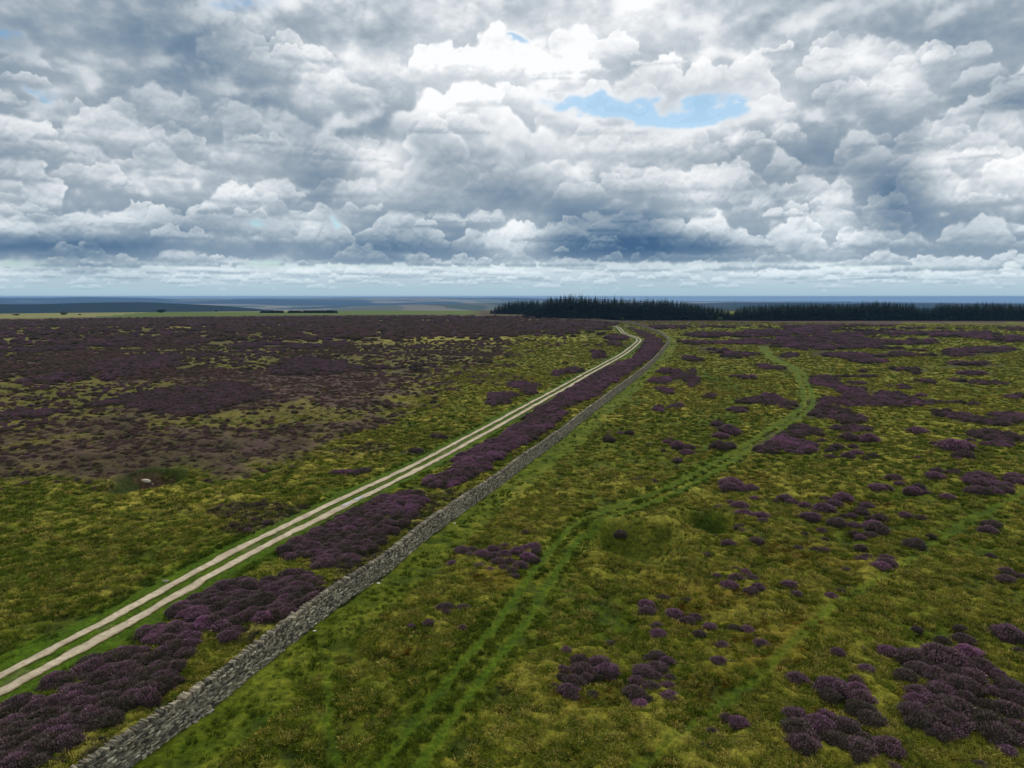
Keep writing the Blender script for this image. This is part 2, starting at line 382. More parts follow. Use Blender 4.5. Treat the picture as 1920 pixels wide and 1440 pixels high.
# ---- single heather bushes: photo x, photo y (centre), half width in photo pixels, flower strength (0 bare .. 2 bright)
BUSH = """1212,1135,14,1 1214,1147,14,1 1265,1152,15,1 1291,1165,12,1 1304,1160,13,1 1327,1159,9,1 1287,1127,9,0 1244,1122,11,1 1232,1175,12,1 1234,1191,14,1
1331,1177,10,2 1311,1191,11,1 1377,1180,11,0 1401,1184,12,2 1427,1209,12,1 1419,1199,6,1 1354,1213,12,0 1144,1207,8,0 1154,1231,9,2 1064,1222,12,1
1085,1240,17,1 1089,1256,19,1 1054,1256,12,1 1124,1242,19,2 1139,1259,20,1 1121,1270,11,0 1099,1272,13,1 1074,1281,20,1 1052,1270,11,1 1037,1289,10,1
1066,1296,19,1 1076,1309,11,1 1111,1302,11,0 1081,1336,9,1 1014,1323,4,1 1141,1364,6,0 1232,1231,15,0 1215,1235,9,0 1250,1243,14,1 1210,1262,23,1
1232,1256,18,1 1226,1270,15,1 1194,1280,15,2 1256,1274,11,1 1222,1292,16,1 1251,1290,14,1 1190,1302,20,1 1200,1320,16,2 1215,1315,14,1 1255,1310,18,1
1349,1244,15,1 1370,1249,10,0 1362,1347,12,1 1384,1356,15,1 1335,1377,15,1 1350,1387,12,1 1315,1400,11,1 1331,1397,11,0
1720,1181,8,1 1801,1179,9,0 1889,1191,23,1 1807,1200,15,1 1767,1202,12,0 1817,1224,18,2 1909,1220,9,0 1615,1218,8,1 1570,1227,12,1 1664,1222,15,1
1624,1257,15,1 1606,1279,14,1 1492,1275,17,1 1560,1290,26,1 1555,1305,18,0 1527,1317,5,1 1606,1295,18,1 1612,1312,21,2 1615,1332,24,0 1632,1350,23,0
1490,1342,20,1 1550,1345,15,2 1497,1367,26,0 1535,1360,24,1 1587,1362,22,0 1505,1395,24,2 1532,1387,13,1 1567,1390,22,0 1612,1402,24,1 1612,1420,17,1
1635,1412,12,1 1622,1385,13,0 1665,1402,22,2 1675,1438,14,1 1710,1232,24,1 1747,1222,14,1 1767,1234,28,2 1740,1243,17,0 1837,1250,20,0 1870,1267,14,0
1697,1267,19,0 1722,1255,18,1 1750,1265,22,1 1775,1257,17,1 1795,1245,17,1 1820,1268,22,1 1795,1283,24,1 1822,1293,19,1 1770,1290,19,2 1750,1295,17,1
1720,1300,17,0 1862,1295,13,1 1810,1307,14,1 1717,1315,17,2 1755,1315,14,0 1787,1328,28,1 1717,1337,25,0 1730,1352,22,0 1765,1342,22,1 1790,1355,25,2
1760,1372,22,0 1790,1372,17,1 1902,1295,22,0 1890,1285,20,0 1902,1310,18,0 1855,1324,17,0 1887,1332,22,1 1850,1352,27,0 1870,1377,26,0 1897,1385,12,1
1907,1366,18,2 1910,1385,15,1 1915,1345,12,1 1887,1407,15,1 1840,1435,12,0 865,1035,15,1 885,1031,11,1 880,1042,9,1 847,1057,9,1 899,1062,12,2
920,1069,9,1 835,1140,16,1 837,1150,12,1 869,1140,12,1 771,1175,6,2 805,1170,12,1 824,1172,11,2 867,1178,9,1 905,1040,14,1 925,1045,15,1
945,1040,14,1 935,1055,15,1 955,1055,14,1 970,1035,14,2 985,1030,13,1 1000,1025,13,1 1005,1035,11,1 990,1045,14,2 975,1060,13,1 960,1070,12,1
967,1080,9,1 945,1066,11,0 1000,1050,10,1 925,1030,11,1 947,1025,11,1 984,998,8,0 1141,821,11,1 1142,810,6,1 1162,810,7,1 1180,810,8,1
1256,820,5,1 1251,826,7,1 1270,832,13,1 1293,836,11,1 1287,846,13,1 1216,831,6,1 1244,842,5,1 1352,815,14,1 1365,805,18,1 1373,809,14,1
1350,835,18,1 1366,834,12,1 1271,861,8,1 1269,872,5,0 1190,897,6,0 1202,895,7,0 1227,900,8,0 1370,903,20,1 1368,912,18,1 1395,915,12,1 1408,914,13,1
1415,931,9,1 1387,946,15,1 1370,941,8,1 1347,950,9,1 1377,960,9,1 1395,964,14,1 1427,965,13,2 1430,975,11,1 1389,984,11,1 1392,994,7,1
1162,980,13,0 1342,1006,6,1 1366,1022,11,1 1376,1026,6,1 1419,1014,12,1 1324,1042,7,0 1345,1051,6,1 1345,1080,8,1 1380,1069,10,1 1397,1075,11,1
1410,1085,11,1 1380,1086,14,1 1367,1099,15,1 1422,1102,12,1 1407,1110,12,0 1591,820,15,1 1557,844,9,1 1570,839,11,1 1600,838,9,1 1606,850,10,1
1557,857,8,1 1590,856,12,1 1624,861,7,0 1637,856,10,0 1541,826,8,1 1627,825,16,1 1720,809,15,1 1751,833,9,1 1790,839,23,1 1819,828,9,1 1807,857,15,1
1796,862,8,1 1744,850,5,1 1720,859,5,1 1756,885,10,1 1777,889,8,1 1752,894,15,1 1850,897,10,1 1676,897,13,1 1686,907,9,1 1645,916,13,1 1660,917,11,1
1712,920,13,1 1722,915,11,0 1737,924,7,1 1775,934,10,1 1472,932,12,1 1455,937,6,1 1485,940,12,1 1508,945,11,1 1548,935,10,1 1580,934,15,1
1565,943,13,1 1545,953,18,1 1520,966,15,1 1580,966,7,1 1596,965,8,1 1615,959,12,1 1624,948,12,1 1649,970,13,1 1630,972,7,0 1697,967,11,1
1727,971,8,1 1727,958,4,1 1570,980,16,1 1602,984,13,1 1637,985,15,1 1645,992,18,1 1632,1001,11,1 1602,999,8,1 1612,1005,8,1 1509,999,7,0 1541,994,8,1
1546,1009,6,1 1497,1026,8,0 1529,1030,9,0 1547,1029,9,0 1614,1025,9,1 1714,1019,17,0 1745,1005,8,0 1615,1048,10,0 1625,1042,9,1 1662,1046,13,1
1662,1055,15,1 1651,1062,16,1 1587,1067,8,1 1481,1096,12,1 1576,1109,8,1 1494,1115,11,1 1557,1119,11,1 1852,994,14,1 1862,998,10,1 1860,984,14,0
1887,1074,11,1 1887,1087,13,1 1916,1082,8,1 1857,1044,7,0"""
# ---- dense heather, outlines in photo pixels
VERGE = [[(-70,1350),(0,1328),(60,1304),(165,1304),(230,1335),(238,1360),(185,1372),(150,1398),(100,1425),(55,1460),(-70,1480)],
[(82,1282),(170,1237),(217,1221),(300,1221),(335,1255),(347,1280),(300,1306),(250,1335),(180,1312),(100,1300)],
[(237,1197),(262,1192),(285,1177),(330,1178),(372,1178),(358,1225),(340,1240),(300,1216),(262,1205)],
[(316,1147),(355,1135),(400,1105),(440,1090),(470,1094),(482,1130),(470,1190),(422,1205),(390,1192),(360,1168)],
[(478,1104),(520,1088),(580,1078),(602,1090),(606,1115),(582,1145),(525,1172),(480,1168)],
[(525,1040),(540,1025),(592,1000),(620,982),(670,955),(705,937),(775,922),(802,937),(780,965),(762,985),(732,1007),(720,1022),(687,1040),(655,1070),(625,1073),(575,1070),(587,1052),(542,1053)],
[(780,914),(800,900),(850,883),(900,862),(925,868),(890,897),(830,921)],
[(845,862),(900,834),(950,808),(1000,785),(1040,770),(1060,777),(1010,820),(960,845),(920,866),(860,880)],
[(980,787),(1023,757),(1067,727),(1123,693),(1173,676),(1190,672),(1187,693),(1173,707),(1147,720),(1120,747),(1073,764),(1023,780)],
[(1187,667),(1205,652),(1210,637),(1180,614),(1207,620),(1237,637),(1243,643),(1233,660),(1217,677),(1187,693)]]
ELL = """1545,716,28,12,0 1595,735,42,12,.2 1675,745,48,8,.12 1605,720,17,4,0 1440,755,28,7,.05 1482,762,26,7,.05 1555,775,44,11,.1 1592,788,28,7,0
1480,813,52,11,0 1455,830,38,9,0 1500,836,32,11,0 1440,843,26,6,0 1600,806,30,6,0 1850,790,60,7,.1 1785,778,38,6,.1 1860,820,58,8,.12 1900,785,35,8,.1
1690,663,44,5,0 1800,665,42,6,0 1850,658,66,5,.03 1540,654,50,7,.05 1580,664,58,7,.06 1612,675,38,5,.1 1500,648,55,5,0 1420,645,58,6,0 1310,646,38,6,0
1350,658,40,6,0 1295,675,22,6,.2 1400,642,22,5,0 1440,690,32,4,.1 1830,683,48,4,0 1818,700,48,5,.05 1850,717,42,3,0 1703,693,34,3,0 1620,697,11,2,0
1900,638,60,5,0 1825,630,42,6,0 1520,620,40,5,0 1440,625,52,5,0 1330,630,50,4,0 1640,643,30,3,0 1740,640,40,3,0 1910,743,28,4,0 1297,712,16,14,.9
1246,700,16,4,0 1240,716,22,7,0 1272,703,10,8,.5 1250,735,14,5,.2 1268,764,14,4,0 1240,770,9,3,0 1790,890,14,5,0 1830,902,40,8,.15 1860,918,34,13,.2
1905,905,22,10,.1 1870,838,30,4,0 1480,668,20,4,0 1380,668,30,5,0 1345,795,14,5,0 1385,770,16,4,0 1330,745,10,3,0 1700,727,14,3,0 1790,712,18,2,0
975,722,28,6,0 990,733,14,6,0 940,742,22,5,0 932,755,20,6,0 1047,701,11,5,0 1078,696,12,5,0 1122,668,15,9,0 1160,637,15,5,0 1152,645,14,4,.2
1138,630,9,3,0 1118,618,20,3,.1 1060,612,60,3,0 1120,609,50,3,0 770,845,18,3,0 650,887,25,3,0 820,818,12,4,0 1880,780,30,5,0 1715,700,10,2,0"""
LEFT = [[(158,762),(235,748),(330,727),(400,719),(470,722),(502,741),(440,760),(350,776),(290,768),(225,757)],
[(30,718),(120,700),(250,672),(330,668),(335,685),(250,705),(150,714),(60,720)],[(498,692),(560,676),(640,680),(690,690),(620,702),(520,704)],
[(-40,780),(60,772),(115,772),(80,786),(-40,798)],[(440,648),(520,642),(645,646),(640,656),(500,655)],[(680,680),(740,688),(800,686),(790,694),(700,693)],
[(90,642),(300,636),(380,642),(200,650)],[(-40,655),(80,650),(160,655),(40,664)]]
WALL = [(40,1600),(150,1515),(250,1443),(350,1368),(475,1271),(580,1186),(655,1128),(730,1074),(805,1008),(855,972),(942,908),(990,868),(1065,813),(1087,794),(1173,728),(1220,688),(1253,648),(1251,636),(1228,621),(1191,609),(1157,604),(1107,601.5),(1040,600)]
RUT_L = [(-130,1332),(0,1268),(125,1207),(250,1139),(362,1080),(485,1012),(600,957),(715,900),(815,849),(910,800),(973,767),(1053,727),(1140,677),(1173,657),(1190,642),(1190,635),(1167,625),(1159,616),(1150,612)]
RUT_R = [(-130,1366),(0,1300),(175,1207),(312,1130),(422,1062),(547,1002),(655,948),(747,900),(840,850),(930,800),(1003,760),(1107,700),(1173,667),(1197,648),(1204,640),(1194,634),(1174,627),(1163,617),(1155,612.5)]
PATH1 = [(700,1500),(748,1440),(805,1360),(890,1250),(965,1160),(1015,1080),(1062,1020),(1112,975),(1180,947),(1260,917),(1330,878),(1400,838),(1460,800),(1508,768),(1515,742),(1505,715),(1500,700),(1472,682),(1442,667),(1430,650)]
PATH2 = [(1150,1480),(1300,1360),(1380,1302),(1440,1255),(1500,1195),(1560,1142),(1640,1090),(1720,1042),(1800,985),(1880,945),(1990,890)]
TRAIL = [(632,1480),(626,1400),(612,1330),(620,1240)]
GULLY = [(1320,700),(1365,725),(1375,755),(1335,800),(1315,850),(1290,900)]
ORANGE = "1210,1180,110,45 1310,1125,120,40 950,1085,70,28 740,1232,70,28 1440,1230,90,60 1480,1040,90,30 1620,960,90,25 1400,900,50,20 1250,1105,80,20 1560,1340,50,25 1490,1170,70,25 1560,1060,70,20 1320,730,40,8 1360,775,25,8 1780,1180,90,30 1100,1290,80,50 1330,1290,60,40 590,1130,30,8"
# =====================================================================================
# helpers
def ground_pt(px,py,z=0.0):
    dx,dy,dz=px_dir(px,py); t=(z-CAM_H)/dz
    return np.stack([dx*t,dy*t],-1)
def g2px(x,y,z=0.0):
    return dir_px(np.asarray(x,float),np.asarray(y,float),z-CAM_H)
_tab=np.random.default_rng(3).random((256,256)).astype(np.float32)*2-1
def vn(x,y,seed=0):
    x=x+seed*17.31; y=y+seed*9.77
    xi=np.floor(x); yi=np.floor(y); fx=x-xi; fy=y-yi
    fx=fx*fx*(3-2*fx); fy=fy*fy*(3-2*fy)
    xi=xi.astype(np.int64)&255; yi=yi.astype(np.int64)&255; xj=(xi+1)&255; yj=(yi+1)&255
    a=_tab[yi,xi]; b=_tab[yi,xj]; c=_tab[yj,xi]; d=_tab[yj,xj]
    return (a*(1-fx)+b*fx)*(1-fy)+(c*(1-fx)+d*fx)*fy
def fbm(x,y,lam,oct=4,seed=0,gain=0.55,lim=None):
    out=0; a=1.0; tot=0
    for o in range(oct):
        l=lam/2**o; w=a if lim is None else a*np.clip(l/lim*1.3-0.3,0.0,1)
        c,s=math.cos(o*1.3+seed),math.sin(o*1.3+seed)
        out=out+w*vn((x*c-y*s)/l,(x*s+y*c)/l,seed+o*3); tot+=a; a*=gain
    return out/tot*1.9
def sstep(a,b,x):
    t=np.clip((x-a)/(b-a),0,1); return t*t*(3-2*t)
def seg_dist(x,y,pts):
    best=np.full(np.shape(x),1e9); side=np.zeros(np.shape(x)); 
    for (ax,ay),(bx,by) in zip(pts[:-1],pts[1:]):
        vx,vy=bx-ax,by-ay; L=vx*vx+vy*vy+1e-9
        t=np.clip(((x-ax)*vx+(y-ay)*vy)/L,0,1)
        ex=x-ax-t*vx; ey=y-ay-t*vy; d=np.hypot(ex,ey); m=d<best
        best=np.where(m,d,best); side=np.where(m,np.sign(vx*ey-vy*ex),side)
    return best,side
def poly_sd(x,y,poly):
    d,_=seg_dist(x,y,poly+[poly[0]]); ins=np.zeros(np.shape(x),bool)
    for (ax,ay),(bx,by) in zip(poly,poly[1:]+[poly[0]]):
        c=(ay>y)!=(by>y)
        with np.errstate(divide='ignore',invalid='ignore'):
            xi=(bx-ax)*(y-ay)/((by-ay) if by!=ay else 1e-9)+ax
        ins^=c&(x<xi)
    return np.where(ins,d,-d)
def world_line(pts,step=None):
    w=[tuple(ground_pt(*p)) for p in pts]
    # Catmull-Rom smoothing
    out=[]
    P=[w[0]]+w+[w[-1]]
    for i in range(1,len(P)-2):
        p0,p1,p2,p3=[np.array(q) for q in P[i-1:i+3]]
        n=8
        for k in range(n):
            t=k/n
            out.append(tuple(0.5*((2*p1)+(-p0+p2)*t+(2*p0-5*p1+4*p2-p3)*t*t+(-p0+3*p1-3*p2+p3)*t**3)))
    out.append(w[-1])
    if step:
        a=np.array(out); s=np.r_[0,np.cumsum(np.hypot(*np.diff(a,axis=0).T))]
        n=max(int(s[-1]/step),2); t=np.linspace(0,s[-1],n)
        return np.stack([np.interp(t,s,a[:,0]),np.interp(t,s,a[:,1])],-1)
    return out
WALL_W=world_line(WALL,2.0); RL_W=world_line(RUT_L,2.0); RR_W=world_line(RUT_R,2.0)
def gauge():
    a,b=np.array(RL_W),np.array(RR_W)
    def rs(q,n=400):
        s=np.r_[0,np.cumsum(np.hypot(*np.diff(q,axis=0).T))]; t=np.linspace(0,s[-1],n); return np.stack([np.interp(t,s,q[:,0]),np.interp(t,s,q[:,1])],-1)
    c=(rs(a)+rs(b))/2; k=np.ones(9)/9
    c=np.stack([np.convolve(np.pad(c[:,i],4,mode='edge'),k,'valid') for i in (0,1)],-1)
    t=np.gradient(c,axis=0); t/=np.linalg.norm(t,axis=1)[:,None]; n=np.stack([-t[:,1],t[:,0]],-1)
    return c,c+n*.84,c-n*.84
RC_W,RL_W,RR_W=gauge()
P1_W=world_line(PATH1,2.0); P2_W=world_line(PATH2,2.5); TR_W=world_line(TRAIL,2.0); GU_W=world_line(GULLY,2.0)
def ldist(x,y,W,maxd=30):
    """distance to a long polyline, evaluated only near it"""
    W=np.asarray(W); d=np.full(x.shape,99.0); sd=np.zeros(x.shape)
    for i in range(0,len(W)-1,12):
        Q=W[i:i+13]; lo=Q.min(0)-maxd; hi=Q.max(0)+maxd
        m=(x>lo[0])&(x<hi[0])&(y>lo[1])&(y<hi[1])
        if not m.any(): continue
        dd,ss=seg_dist(x[m],y[m],[tuple(q) for q in Q])
        b=dd<d[m]; t=d[m]; t[b]=dd[b]; d[m]=t; t=sd[m]; t[b]=ss[b]; sd[m]=t
    return d,sd
PITS=[]   # x,y,rx,ry,depth
for (px,py,rx,ry,dep) in ((1190,1002,108,44,2.9),(1322,976,72,28,2.5),(287,899,74,24,2.3),(1335,712,30,9,1.1),(1232,672,22,5,0.0)):
    c=ground_pt(px,py); a=ground_pt(px+rx,py); f=ground_pt(px,py-ry); n=ground_pt(px,py+ry)
    PITS.append((c[0],c[1],a[0]-c[0],(f[1]-n[1])/2,dep,))
def terrain(x,y):
    """height of the land without its tussocks"""
    x=np.asarray(x,float); y=np.asarray(y,float)
    r=np.hypot(x,y); az=np.degrees(np.arctan2(x,y))
    z=0.22*fbm(x,y,70,2,5)*sstep(900,500,r)+0.10*fbm(x,y,14,2,6)*sstep(160,40,r)
    for ip,(cx,cy,rx,ry,dep) in enumerate(PITS):
        u=(y-cy)/ry
        q=np.hypot((x-cx)/rx,np.where(u<0,u/1.25,u/.62)); q=q+0.14*vn(x/3.4,y/3.4,8)+.06*vn(x/1.3,y/1.3,9)
        z=z-dep*sstep(1.0,0.25,q)+0.10*dep*np.exp(-((q-1.12)/0.16)**2)*(dep>0)
    far=sstep(1050,2600,r)
    v=-115+18*fbm(x,y,2600,3,21)
    # wooded ridge on the left, moor ridge in the middle, low ridge on the right, wolds along the skyline
    v=v+98*np.exp(-((r-4300)/900)**2)*sstep(-8,-27,az)*(1+0.05*vn(az/3,r*0,4))
    v=v+84*np.exp(-((r-6400)/1100)**2)*sstep(-22,-2,az)*(1+0.05*vn(az/2,r*0,5))
    v=v+95*np.exp(-((r-4200)/900)**2)*sstep(2,19,az)*(1+0.04*vn(az/2.5,r*0,6))
    v=v+(96+9*vn(az/6,r*0,7)+5*vn(az/1.7,r*0,9))*sstep(8000,15500,r)*sstep(14,-4,az)
    return z*(1-far)+v*far
def ground_hit(px,py):
    zs=np.linspace(2.0,-4.0,241); q=np.array([ground_pt(px,py,z) for z in zs]); t=terrain(q[:,0],q[:,1])
    i=np.nonzero(zs<=t)[0]; return q[i[0] if len(i) else 80]
# ---- materials ---------------------------------------------------------------------
def new_mat(name):
    m=bpy.data.materials.new(name); m.use_nodes=True; nt=m.node_tree; nt.nodes.clear()
    out=nt.nodes.new('ShaderNodeOutputMaterial'); b=nt.nodes.new('ShaderNodeBsdfPrincipled')
    b.inputs['Roughness'].default_value=0.9; b.inputs['Specular IOR Level'].default_value=0.12
    nt.links.new(b.outputs[0],out.inputs[0]); return m,nt,b
def N(nt,t,**kw):
    n=nt.nodes.new(t)
    for k,v in kw.items():
        if hasattr(n,k): setattr(n,k,v)
        else: n.inputs[k.replace('_',' ')].default_value=v
    return n
def mixc(nt,a,b,fac,mode='MIX'):
    n=nt.nodes.new('ShaderNodeMix'); n.data_type='RGBA'; n.blend_type=mode
    for s,v in ((n.inputs[0],fac),(n.inputs[6],a),(n.inputs[7],b)):
        if hasattr(v,'links'): nt.links.new(v,s)
        else: s.default_value=v if not isinstance(v,tuple) else (*v,1)
    return n.outputs[2]
def noise(nt,scale,detail=4,rough=0.6,vec=None):
    n=N(nt,'ShaderNodeTexNoise',Scale=scale,Detail=detail,Roughness=rough)
    if vec is None:
        g=nt.nodes.new('ShaderNodeNewGeometry'); vec=g.outputs['Position']
    nt.links.new(vec,n.inputs['Vector']); return n.outputs[0]
def ramp(nt,src,stops):
    r=nt.nodes.new('ShaderNodeValToRGB'); e=r.color_ramp.elements
    while len(e)>1: e.remove(e[-1])
    e[0].position=stops[0][0]; e[0].color=(*stops[0][1],1)
    for p,c in stops[1:]:
        q=e.new(p); q.color=(*c,1)
    nt.links.new(src,r.inputs[0]); return r.outputs[0]
def bump(nt,b,src,strength,dist):
    n=N(nt,'ShaderNodeBump'); n.inputs['Strength'].default_value=strength; n.inputs['Distance'].default_value=dist
    nt.links.new(src,n.inputs['Height']); nt.links.new(n.outputs[0],b.inputs['Normal'])
def attr(nt,name,typ='GEOMETRY'):
    a=nt.nodes.new('ShaderNodeAttribute'); a.attribute_type=typ; a.attribute_name=name; return a
# ---- mesh helpers -------------------------------------------------------------------
def mesh_np(name,V,F,mat=None,smooth=False,midx=None,col=None):
    V=np.asarray(V,np.float32); F=np.asarray(F,np.int32)
    me=bpy.data.meshes.new(name); k=F.shape[1]
    me.vertices.add(len(V)); me.vertices.foreach_set('co',V.ravel())
    me.loops.add(F.size); me.loops.foreach_set('vertex_index',F.ravel())
    me.polygons.add(len(F)); me.polygons.foreach_set('loop_start',np.arange(0,F.size,k,dtype=np.int32))
    me.update(calc_edges=True)
    if smooth: me.polygons.foreach_set('use_smooth',np.ones(len(F),bool))
    for m in (mat if isinstance(mat,(list,tuple)) else [mat]):
        if m: me.materials.append(m)
    if midx is not None: me.polygons.foreach_set('material_index',np.asarray(midx,np.int32))
    if col is not None:
        a=me.color_attributes.new('col','FLOAT_COLOR','POINT')
        c=np.ones((len(V),4),np.float32); c[:,:3]=col; a.data.foreach_set('color',c.ravel())
    return me
def link(name,data,parent=None,loc=None):
    o=bpy.data.objects.new(name,data); SC.objects.link(o)
    if parent: o.parent=parent
    if loc is not None: o.location=loc
    return o
def tag(o,label=None,cat=None,group=None,kind=None):
    if label: o['label']=label
    if cat: o['category']=cat
    if group: o['group']=group
    if kind: o['kind']=kind
    return o
# =====================================================================================
# the land
def heather_field(PX,PY,x,y,n1):
    """how much low heather covers the left-hand moor (0..1)"""
    poly=[(-300,520),(-60,520),(600,540),(930,560),(1040,590),(1090,600),(1150,606),(1110,618),(1040,627),(985,640),(950,668),(905,695),(850,712),(820,745),(760,770),(700,802),(660,822),(640,850),(560,875),(470,890),(420,915),(330,880),(200,930),(60,900),(-60,930),(-300,950)]
    q=PY+n1*(6+0.08*(PY-590)); p=PX+n1*40
    m=(PY<960)&(PY>580)&(PX<1200)&(PX>-320)
    out=np.zeros(PX.shape)
    if m.any():
        s=poly_sd(p[m],q[m],poly); out[m]=sstep(-10,26+.10*(PY[m]-600),s)
    return out
def streak(x,y,PY,lim=None):
    n=fbm(x*.5,y,20,5,81,lim=lim,gain=.7)+.40*fbm(x,y,80,2,82)
    thr=np.interp(PY,[600,606,616,640,670,720,780,860],[-1.2,.15,.60,.66,.74,.90,1.10,1.5])
    return sstep(thr-.06,thr+.10,n)
def land():
    dth=math.radians(0.068); th=np.arange(math.radians(37.5),math.radians(0.9),-dth)
    near=np.array([88,75,62,52,45,41])*math.pi/180
    th=np.r_[near,th]; rr=CAM_H/np.tan(th)
    farr=np.exp(np.linspace(math.log(rr[-1]*1.006),math.log(20500),300))
    rr=np.r_[rr,farr]
    azd=np.radians(np.arange(-44,44.0001,0.082)); azc=np.radians(np.arange(47,313.1,3.0))
    az=np.r_[azd,azc]; nA=len(az); nR=len(rr)
    R,A=np.meshgrid(rr,az,indexing='ij'); x=R*np.sin(A); y=R*np.cos(A)
    front=(np.abs(np.angle(np.exp(1j*A)))<math.radians(60))
    x=x.ravel(); y=y.ravel(); r=R.ravel(); azg=np.degrees(np.angle(np.exp(1j*A))).ravel()
    dr=np.gradient(rr); lim=np.maximum(np.repeat(dr,nA)*0.55,r*0.0016)
    yy=np.maximum(y,1.0)
    z=terrain(x,y)
    PX,PY=g2px(x,yy); PX=np.where(front.ravel(),PX,-5000)
    n_big=fbm(x,y,42,5,1,lim=lim); n_mid=fbm(x,y,9,5,2,lim=lim); n_sm=fbm(x,y,2.2,4,3,lim=lim); n_ts=fbm(x,y,0.95,3,4,lim=lim)
    n_st=fbm(x*0.35,y,70,4,12,lim=lim)
    C=lambda r,g,b: np.array([r,g,b])
    green=C(.058,.088,.0045); olive=C(.115,.122,.0095); straw=C(.340,.300,.050); dkgrn=C(.026,.042,.008)
    lush=C(.056,.100,.0050); orange=C(.115,.064,.0065); brown=C(.062,.048,.026); purp=C(.076,.048,.042); purp2=C(.082,.045,.056)
    wd,ws=ldist(x,y,WALL_W,30); rd,rs=ldist(x,y,RC_W,30)
    # which side of the wall / track a point is on
    right=np.where(wd<90,ws<0,PX>1000+(PY-600)*0.0)
    wallx=np.interp(PY,[p[1] for p in WALL[::-1]],[p[0] for p in WALL[::-1]])
    right=(PX>wallx)&(PY>600)
    def mix(a,b,t): t=np.clip(t,0,1)[:,None]; return a*(1-t)+b*t
    col=np.tile(green,(len(x),1))
    col=mix(col,olive,sstep(-.5,.6,n_mid+0.5*n_big+.25))
    # right field: paler and yellower with distance (dry grass seen side on)
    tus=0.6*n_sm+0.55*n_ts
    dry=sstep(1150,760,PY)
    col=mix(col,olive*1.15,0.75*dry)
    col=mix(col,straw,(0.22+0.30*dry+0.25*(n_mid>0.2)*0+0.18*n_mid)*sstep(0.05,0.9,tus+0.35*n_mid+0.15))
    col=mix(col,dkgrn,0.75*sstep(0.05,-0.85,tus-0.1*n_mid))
    # rusty moss and bilberry
    om=np.zeros(len(x))
    for e in ORANGE.split():
        cx,cy,rx,ry=map(float,e.split(',')); om=np.maximum(om,np.exp(-((PX-cx)/rx)**2-((PY-cy)/ry)**2))
    om=om*sstep(-.55,.5,n_mid+.4*n_sm)*(right)
    col=mix(col,orange,0.62*om*(0.6+0.4*np.clip(n_ts+.3,0,1)))
    # left moor
    L=~right
    hf=heather_field(PX,PY,x,y,n_mid*0.8+n_big*0.6)*L
    hz=sstep(930,640,PY)
    ol=sstep(-.12,.34,0.85*n_st+0.65*n_big+0.45*n_mid-0.04-.10*sstep(625,600,PY))       # grassy streaks inside the heather
    hcol=mix(np.tile(brown,(len(x),1)),purp,sstep(-.6,.5,n_mid+.4*n_sm+0.5*hz))
    hcol=mix(hcol,purp2,0.6*sstep(0.1,.8,n_big+.3*n_mid))
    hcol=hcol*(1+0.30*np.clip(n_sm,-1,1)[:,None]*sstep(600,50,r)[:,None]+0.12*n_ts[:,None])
    hm=hf*(1-ol*0.85)*(1-.75*sstep(.25,.6,fbm(x*.3,y,22,4,83,lim=lim))*sstep(900,640,PY))
    spk=sstep(980,700,PY)
    col=mix(col,straw,0.62*L*sstep(.15,.9,n_mid+.6*n_sm)*sstep(600,800,PY)*(1-hf))
    col=mix(col,C(.105,.086,.030),.62*hf)
    col=mix(col,hcol,hm)
    # stray low heather and ling among the grass on the left, lower down
    ling=L*(1-hf)*sstep(0.15,0.7,n_big*0.8+n_mid*0.6)*sstep(590,640,PY)
    col=mix(col,C(.050,.042,.030),0.72*ling)
    # straw lines near the far edge of the moor
    sl=sstep(.2,.5,fbm(x*0.18,y,60,3,31,lim=lim))*sstep(672,625,PY)*(PY>592)*(PX<1100)
    col=mix(col,straw*1.05,0.55*sl)
    # heather between the tracks' far end and the wood
    ft=sstep(1260,1180,PX)*sstep(618,608,PY)*(PX>900)
    col=mix(col,purp,0.55*ft)
    # dense heather on the right, far away
    fr=right*streak(x,y,PY,lim)
    col=mix(col,purp2*0.95,0.88*fr)
    hb=np.zeros(len(x))
    wpx=n_mid*3+n_sm*2
    for e in ELL.split():
        cx,cy,rx,ry,t=map(float,e.split(','))
        m=(np.abs(PX-cx)<rx*2)&(np.abs(PY-cy)<rx+ry*2)
        if m.any():
            a=(PX[m]-cx)*math.cos(t)+(PY[m]-cy)*math.sin(t); b=-(PX[m]-cx)*math.sin(t)+(PY[m]-cy)*math.cos(t)
            q=np.hypot(a/rx,b/ry)+(.35 if cy>700 else .6)*n_mid[m]+.25*n_sm[m]+(0 if cy>700 else .15); hb[m]=np.maximum(hb[m],sstep(1.02,.86,q))
    for P_ in VERGE+LEFT:
        xs=[p[0] for p in P_]; ys=[p[1] for p in P_]
        m=(PX>min(xs)-30)&(PX<max(xs)+30)&(PY>min(ys)-20)&(PY<max(ys)+20)
        if m.any(): hb[m]=np.maximum(hb[m],sstep(-1.5,3,poly_sd(PX[m]+wpx[m],PY[m]+wpx[m]*.5,P_)))
    col=mix(col,C(.052,.040,.033)*1.0,0.8*hb)
    # lush strips along the wall, the track and the green ways
    ww=1.0+0.35*n_mid
    lw=np.where(ws<0,.85*sstep(5.5,0.3,wd*ww),sstep(2.6,1.0,wd*ww))*(wd<20)
    pr=sstep(3.1,2.0,rd*(1+0.25*n_mid))
    p1,_=ldist(x,y,P1_W,20); p2,_=ldist(x,y,P2_W,20); tr,_=ldist(x,y,TR_W,10); gu,_=ldist(x,y,GU_W,12)
